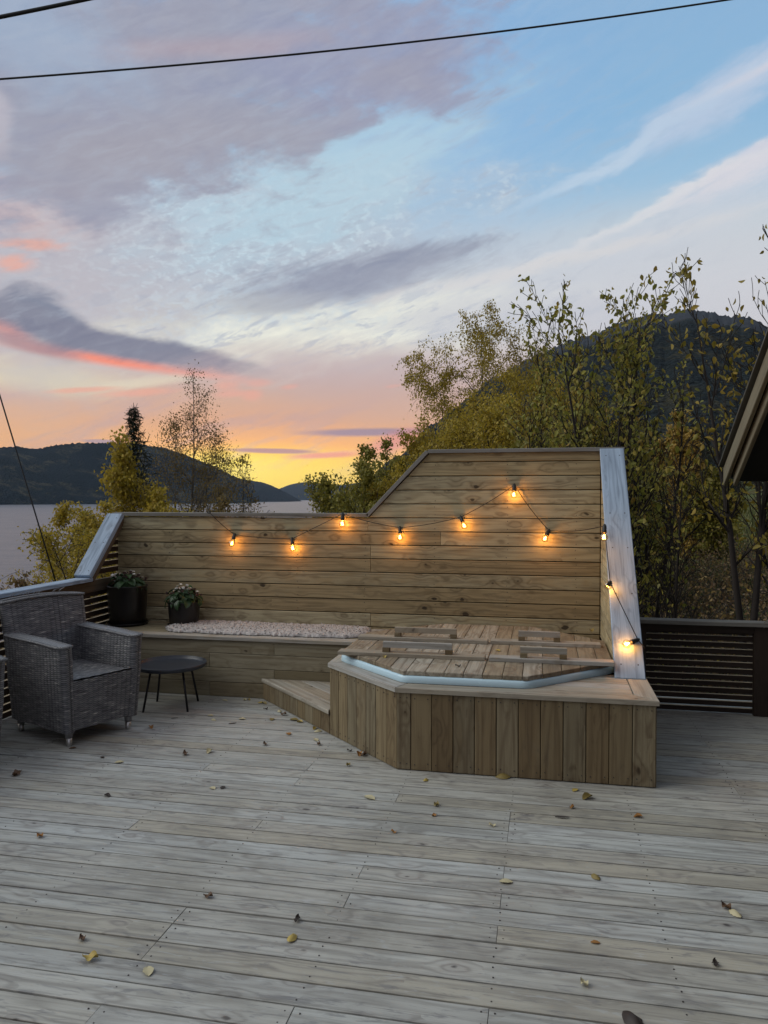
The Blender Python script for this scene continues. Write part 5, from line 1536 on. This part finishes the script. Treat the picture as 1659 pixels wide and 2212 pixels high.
# ------------------------------------------------------------------ undergrowth, grass and stones on the slope to the right
rs = np.random.RandomState(5); rn = random.Random(5)
segs, anc = [], []
for k in range(1300):
    px = rn.uniform(1340, 1800); r_ = 7.5 + rn.random() * 20
    b = base_at(px, r_); p = b.copy(); d = Vector((rn.gauss(0, .55), rn.gauss(0, .55), 1)).normalized(); L = rn.uniform(.5, 1.25) * (1.7 if r_ > 9 else 1.1)
    for i in range(6):
        d = (d + Vector((rn.gauss(0, .16), rn.gauss(0, .16), -.05 - .06 * i))).normalized(); q_ = p + d * L / 6
        segs.append((p, q_, .006 * (1 - i / 7) + .002, .006 * (1 - (i + 1) / 7) + .0015)); anc.append((p, q_))
        if rn.random() < .6:
            e_ = p + (d + Vector((rn.gauss(0, .7), rn.gauss(0, .7), .2))).normalized() * L * .22; segs.append((p, e_, .003, .0015)); anc.append((p, e_))
        p = q_
v, f = segs_np(segs, 3); ub = obj('undergrowth', mesh_np('undergrowth', v, f, M['bark'])); tag(ub, 'tangle of bare brown twigs and dead leaves covering the bank behind the right railing', 'undergrowth', kind='stuff')
fr_ = leaf_frames(anc, 2.6, .06, 77, .5, .07); v, f = leaves_np(fr_, LEAF_S); o = obj('foliage', mesh_np('foliage', v, f, M['lf_dry'], True), ub); o['kind'] = 'stuff'
n = 26000
pxs = rs.uniform(1330, 1750, n); rs_ = 9 + rs.rand(n) ** .8 * 52
P = np.array([tuple(base_at(float(a), float(b_))) for a, b_ in zip(pxs, rs_)]); P[:, 2] += .08
Yd = rs.normal(0, .35, (n, 3)); Yd[:, 2] = 1; Yd /= np.linalg.norm(Yd, axis=1, keepdims=True)
Xd = np.cross(Yd, rs.normal(0, 1, (n, 3))); Xd /= np.linalg.norm(Xd, axis=1, keepdims=True); Zd = np.cross(Xd, Yd)
gt = (np.array([(-.05, 0, 0), (.05, 0, 0), (.02, 1, .25), (-.02, 1, .25)], float), np.array([(0, 1, 2, 3)]))
v, f = leaves_np((P, Xd, Yd, Zd, rs.uniform(.15, .42, n) * (1 + rs_ / 60)), gt)
tag(obj('grass', mesh_np('grass', v, f, M['grass'])), 'long green and straw coloured grass on the slope right of the tub', 'grass', kind='stuff')
def stone(label, px, r_, s_, seed, group=None, flat=.45):
    b = base_at(px, r_); rn = random.Random(seed)
    import bmesh
    bm = bmesh.new(); bmesh.ops.create_icosphere(bm, subdivisions=3, radius=1)
    for v_ in bm.verts:
        n_ = v_.co.normalized(); k = 1 + .25 * math.sin(n_.x * 3.1 + seed) * math.cos(n_.y * 4.3 + seed * 2) + rn.uniform(-.06, .06)
        v_.co = Vector((n_.x * k * s_[0], n_.y * k * s_[1], n_.z * k * s_[2]))
    me = bpy.data.meshes.new('rock'); bm.to_mesh(me); bm.free(); me.materials.append(M['rock'])
    o = obj('rock', me, None, (b.x, b.y, b.z + s_[2] * .5), (0, 0, seed)); tag(o, label, 'rock', group); return o
def r_for(px, py):
    for r_ in np.arange(12, 120, .5):
        b = base_at(px, float(r_))
        if b.z + .1 > CAM_H + math.tan(R(azel(px, py)[1])) * r_: return float(r_)
    return 60.0
RK = r_for(1560, 1100)
stone('largest pale grey boulder on the grassy slope below the cabin eave', 1566, RK, (1.0, .8, .62), 1)
stone('flat pale stone left of the largest boulder on the slope', 1540, RK - 1.5, (.8, .6, .30), 2)
stone('small pale stone right of the largest boulder, near the dark trunk', 1592, RK + 1, (.6, .5, .42), 3)
# ------------------------------------------------------------------ fallen leaves on the deck
def c4(x, y): return ((500 + x / 1.843) / 1.7361, (2100 + y / 1.843) / 1.7361)
def c8(x, y): return (x / 1.185 / 1.7361, (2900 + y / 1.185) / 1.7361)
def c2(x, y): return ((1400 + x / 1.121) / 1.7361, (2900 + y / 1.121) / 1.7361)
def cc(x, y): return (x / 2.074 / 1.7361, (2100 + y / 2.074) / 1.7361)
LC = {'yellow': (.48, .36, .09), 'pale': (.56, .50, .30), 'orange': (.33, .15, .03), 'olive': (.24, .18, .05), 'brown': (.11, .055, .022), 'dark': (.035, .024, .018)}
LCM = {}
for k, c in LC.items():
    m_, b_ = newmat(k + '_fallen_leaf'); n_ = noise(texco('Object'), 60, 3, .6)
    setin(b_, 'Base Color', mixc(n_, tuple(v * .55 for v in c), tuple(min(1, v * 1.2) for v in c))); b_.inputs['Roughness'].default_value = .6; LCM[k] = m_
def fallen_mesh(kind, mat, seed):
    rn = random.Random(seed); n = 9; vs, fs = [], []
    for i in range(n):
        t = i / (n - 1); w_ = (.62 if kind != 'slim' else .22) * math.sin(math.pi * min(1, .03 + t * .95)) ** .65
        for s_ in (-1, -.5, 0, .5, 1):
            x_ = s_ * w_ / 2 * (1 + rn.uniform(-.14, .14) * abs(s_)); y_ = t - .5
            if kind == 'flat': z_ = .05 * abs(s_) + .07 * math.sin(t * 3.1) + rn.uniform(0, .02)
            elif kind == 'tent': z_ = .26 * (1 - abs(s_)) * math.sin(t * 3.14) + .03 + .16 * max(0, t - .7)
            elif kind == 'curl': z_ = .34 * s_ * s_ * math.sin(t * 3.0) + .12 * t * t
            elif kind == 'slim': z_ = .03 + .05 * abs(s_)
            else:
                z_ = .16 + .18 * math.sin(t * 7 + s_ * 2) * math.cos(s_ * 3) + .1 * abs(s_)
            vs.append((x_, y_, max(.008, z_)))
    for i in range(n - 1):
        for k in range(4): fs.append((i * 5 + k, i * 5 + k + 1, (i + 1) * 5 + k + 1, (i + 1) * 5 + k))
    b0 = len(vs)                               # stalk
    vs += [(0, -.5, .012), (.02, -.5, .02), (.03, -.74, .02), (.05, -.9, .012), (.035, -.9, .02)]
    fs += [(b0, b0 + 1, b0 + 2), (b0 + 1, b0 + 4, b0 + 2), (b0 + 2, b0 + 4, b0 + 3)]
    return mesh_np('fallen_leaf', vs, fs, mat, True)
FMC = {}
FALL = [
 (c4(632, 972), 'pale', 'flat', .05, 'pale round leaf at the bench foot, between the tray table and the step'),
 (c4(770, 970), 'pale', 'crumple', .04, 'left one of two small pale leaves near the step corner'),
 (c4(797, 968), 'olive', 'curl', .04, 'right one of two small leaves near the step corner'),
 (c4(885, 988), 'yellow', 'flat', .055, 'yellow leaf at the very tip of the triangular step'),
 (c4(905, 994), 'olive', 'curl', .05, 'olive leaf touching the yellow one at the step tip'),
 (c4(915, 1032), 'dark', 'crumple', .035, 'small dark leaf just in front of the step tip'),
 (c4(1010, 1048), 'pale', 'tent', .055, 'pale folded leaf against the front of the step'),
 (c4(1036, 1072), 'brown', 'crumple', .06, 'brown crumpled leaf against the front of the step'),
 (c4(1110, 1106), 'olive', 'flat', .075, 'large olive yellow leaf flat at the middle of the step front'),
 (c4(1150, 1122), 'yellow', 'curl', .05, 'yellow leaf right of the large olive one by the step'),
 (c4(1255, 1168), 'yellow', 'curl', .05, 'upright yellow leaf leaning on the step near the tub box'),
 (c4(1276, 1186), 'pale', 'tent', .06, 'pale leaf lying before the upright one by the step'),
 (c4(1072, 1203), 'orange', 'flat', .06, 'single orange leaf on open boards before the step'),
 (c4(1262, 1245), 'pale', 'flat', .055, 'pale flat leaf on the boards left of the tub box corner'),
 (c4(1282, 1277), 'brown', 'crumple', .045, 'brown star shaped leaf below the pale flat one by the tub box'),
 (c4(910, 1278), 'brown', 'crumple', .05, 'small brown crumpled leaf in the middle of the deck, behind the long crack'),
 (c4(533, 1077), 'pale', 'flat', .05, 'rear one of two pale leaves right of the tray table'),
 (c4(556, 1108), 'pale', 'tent', .045, 'front one of two pale leaves right of the tray table'),
 (c4(752, 1100), 'pale', 'flat', .055, 'pale leaf on open deck halfway between tray table and step'),
 (c4(957, 1103), 'olive', 'flat', .06, 'dull olive leaf before the left part of the step'),
 (c4(685, 1132), 'dark', 'slim', .06, 'slim dark leaf right of the tray table'),
 (c4(527, 1327), 'pale', 'curl', .06, 'pale curled leaf in front of the tray table'),
 (c4(358, 1347), 'brown', 'crumple', .06, 'dark brown crumpled leaf in front of the armchair and table'),
 (c4(123, 1160), 'orange', 'curl', .055, 'rust leaf right of the armchair front leg'),
 (c4(285, 1095), 'dark', 'slim', .05, 'slim dark leaf under the tray table edge'),
 (c4(1495, 1322), 'dark', 'crumple', .035, 'small dark leaf beside the slanted side of the tub box'),
 (c4(1485, 1420), 'olive', 'crumple', .04, 'tiny olive leaf left of the tub box front corner'),
 (c4(1563, 1345), 'orange', 'curl', .06, 'orange leaf leaning on the slanted side of the tub box'),
 (c4(1592, 1352), 'brown', 'crumple', .06, 'brown leaf next to the orange one by the slanted box side'),
 (c8(75, 8), 'brown', 'crumple', .07, 'red brown crumpled leaf between the two armchairs'),
 (c8(477, 102), 'dark', 'curl', .04, 'small dark leaf on the left half of the deck'),
 (c8(178, 282), 'orange', 'crumple', .045, 'orange crumpled leaf near the left picture edge'),
 (c8(925, 552), 'brown', 'crumple', .045, 'red brown leaf standing up left of the centre foreground'),
 (c8(1320, 655), 'dark', 'crumple', .042, 'dark rolled leaf just above the big yellow leaf in front'),
 (c8(1297, 735), 'yellow', 'tent', .060, 'big folded yellow leaf on the foreground boards'),
 (c8(365, 740), 'brown', 'crumple', .040, 'small brown curled leaf at the lower left'),
 (c8(402, 828), 'yellow', 'crumple', .058, 'crumpled golden leaf at the lower left'),
 (c8(658, 882), 'pale', 'flat', .058, 'pale yellow leaf with a stalk at a board joint, bottom left'),
 (c8(945, 67), 'pale', 'flat', .05, 'left one of two leaves side by side in the middle of the deck'),
 (c8(990, 65), 'dark', 'flat', .045, 'right darker one of two leaves side by side mid deck'),
 (c8(1642, 110), 'pale', 'flat', .075, 'large grey pale leaf on the boards below the tub box corner'),
 (c2(220, 30), 'yellow', 'tent', .05, 'yellow leaf just in front of the left part of the tub box'),
 (c2(545, 18), 'olive', 'tent', .09, 'large olive brown leaf against the foot of the tub box front'),
 (c2(848, 72), 'yellow', 'flat', .05, 'bright yellow leaf before the right part of the tub box'),
 (c2(900, 105), 'olive', 'curl', .07, 'broad tan leaf standing before the right end of the tub box'),
 (c2(835, 146), 'orange', 'crumple', .038, 'small orange leaf below the broad tan one'),
 (c2(1113, 184), 'orange', 'curl', .045, 'orange leaf on the boards below the box right corner'),
 (c2(795, 187), 'dark', 'slim', .075, 'long slim dark leaf right of the centre'),
 (c2(265, 136), 'olive', 'crumple', .045, 'olive leaf mid deck, between big pale leaf and yellow leaf'),
 (c2(256, 180), 'orange', 'crumple', .032, 'tiny orange leaf just below the olive one mid deck'),
 (c2(500, 222), 'pale', 'crumple', .035, 'small pale broken leaf in the middle right of the deck'),
 (c2(85, 250), 'orange', 'crumple', .032, 'tiny orange brown leaf at the centre of the deck'),
 (c2(558, 458), 'pale', 'flat', .058, 'cream leaf with a dark hole in the right foreground'),
 (c2(935, 438), 'olive', 'tent', .055, 'olive brown leaf on a board gap, right foreground'),
 (c2(1483, 567), 'brown', 'crumple', .052, 'dark red leaf beside the pale yellow one at the right edge'),
 (c2(1522, 592), 'pale', 'tent', .062, 'pale yellow leaf near the right edge of the deck'),
 (c2(933, 713), 'orange', 'flat', .036, 'tiny tan leaf in the right foreground'),
 (c2(887, 889), 'pale', 'crumple', .042, 'small torn cream leaf near the bottom right'),
 (c2(1438, 806), 'dark', 'crumple', .040, 'black crumpled leaf at the bottom right'),
 (c2(1092, 1046), 'dark', 'tent', .098, 'large dark brown curled leaf at the bottom edge'),
 (cc(565, 1465), 'brown', 'flat', .045, 'brown leaf just right of the armchair front foot'),
 (cc(795, 1537), 'dark', 'flat', .04, 'small dark leaf before the armchair'),
 (cc(928, 1575), 'pale', 'flat', .055, 'pale leaf on the boards before the armchair'),
]
rn = random.Random(77)
for k, ((px, py), colr, kind, size, label) in enumerate(FALL):
    key = (colr, kind)
    if key not in FMC: FMC[key] = fallen_mesh(kind, LCM[colr], len(FMC) + 3)
    p = on_z(px, py, .0015)
    o = obj('fallen_leaf', FMC[key], None, p, (rn.uniform(-.05, .05), rn.uniform(-.05, .05), rn.uniform(0, 6.28)))
    s_ = size * .95; o.scale = (s_, s_, s_)
    tag(o, label, 'leaf', 'fallen leaves on the deck')
for (x_, y_, colr, kind, size, label) in ((-.31, 5.28, 'yellow', 'flat', .05, 'yellow leaf on the right tub cover between its battens'), (-.34, 5.62, 'yellow', 'flat', .04, 'small yellow leaf at the gap between the covers by the rear battens'),
        (.36, 6.2, 'olive', 'curl', .06, 'olive leaf on the tub cover in the corner by the wing wall'), (-.52, 4.72, 'dark', 'crumple', .035, 'small dark leaf on the front edge of the left tub cover'),
        (-1.02, 4.90, 'yellow', 'curl', .04, 'yellow leaf before the front batten of the left tub cover')):
    key = (colr, kind)
    if key not in FMC: FMC[key] = fallen_mesh(kind, LCM[colr], len(FMC) + 3)
    o = obj('fallen_leaf', FMC[key], None, (x_, y_, LZ + .029), (0, 0, rn.uniform(0, 6))); o.scale = (size,) * 3
    tag(o, label, 'leaf', 'fallen leaves on the tub covers')
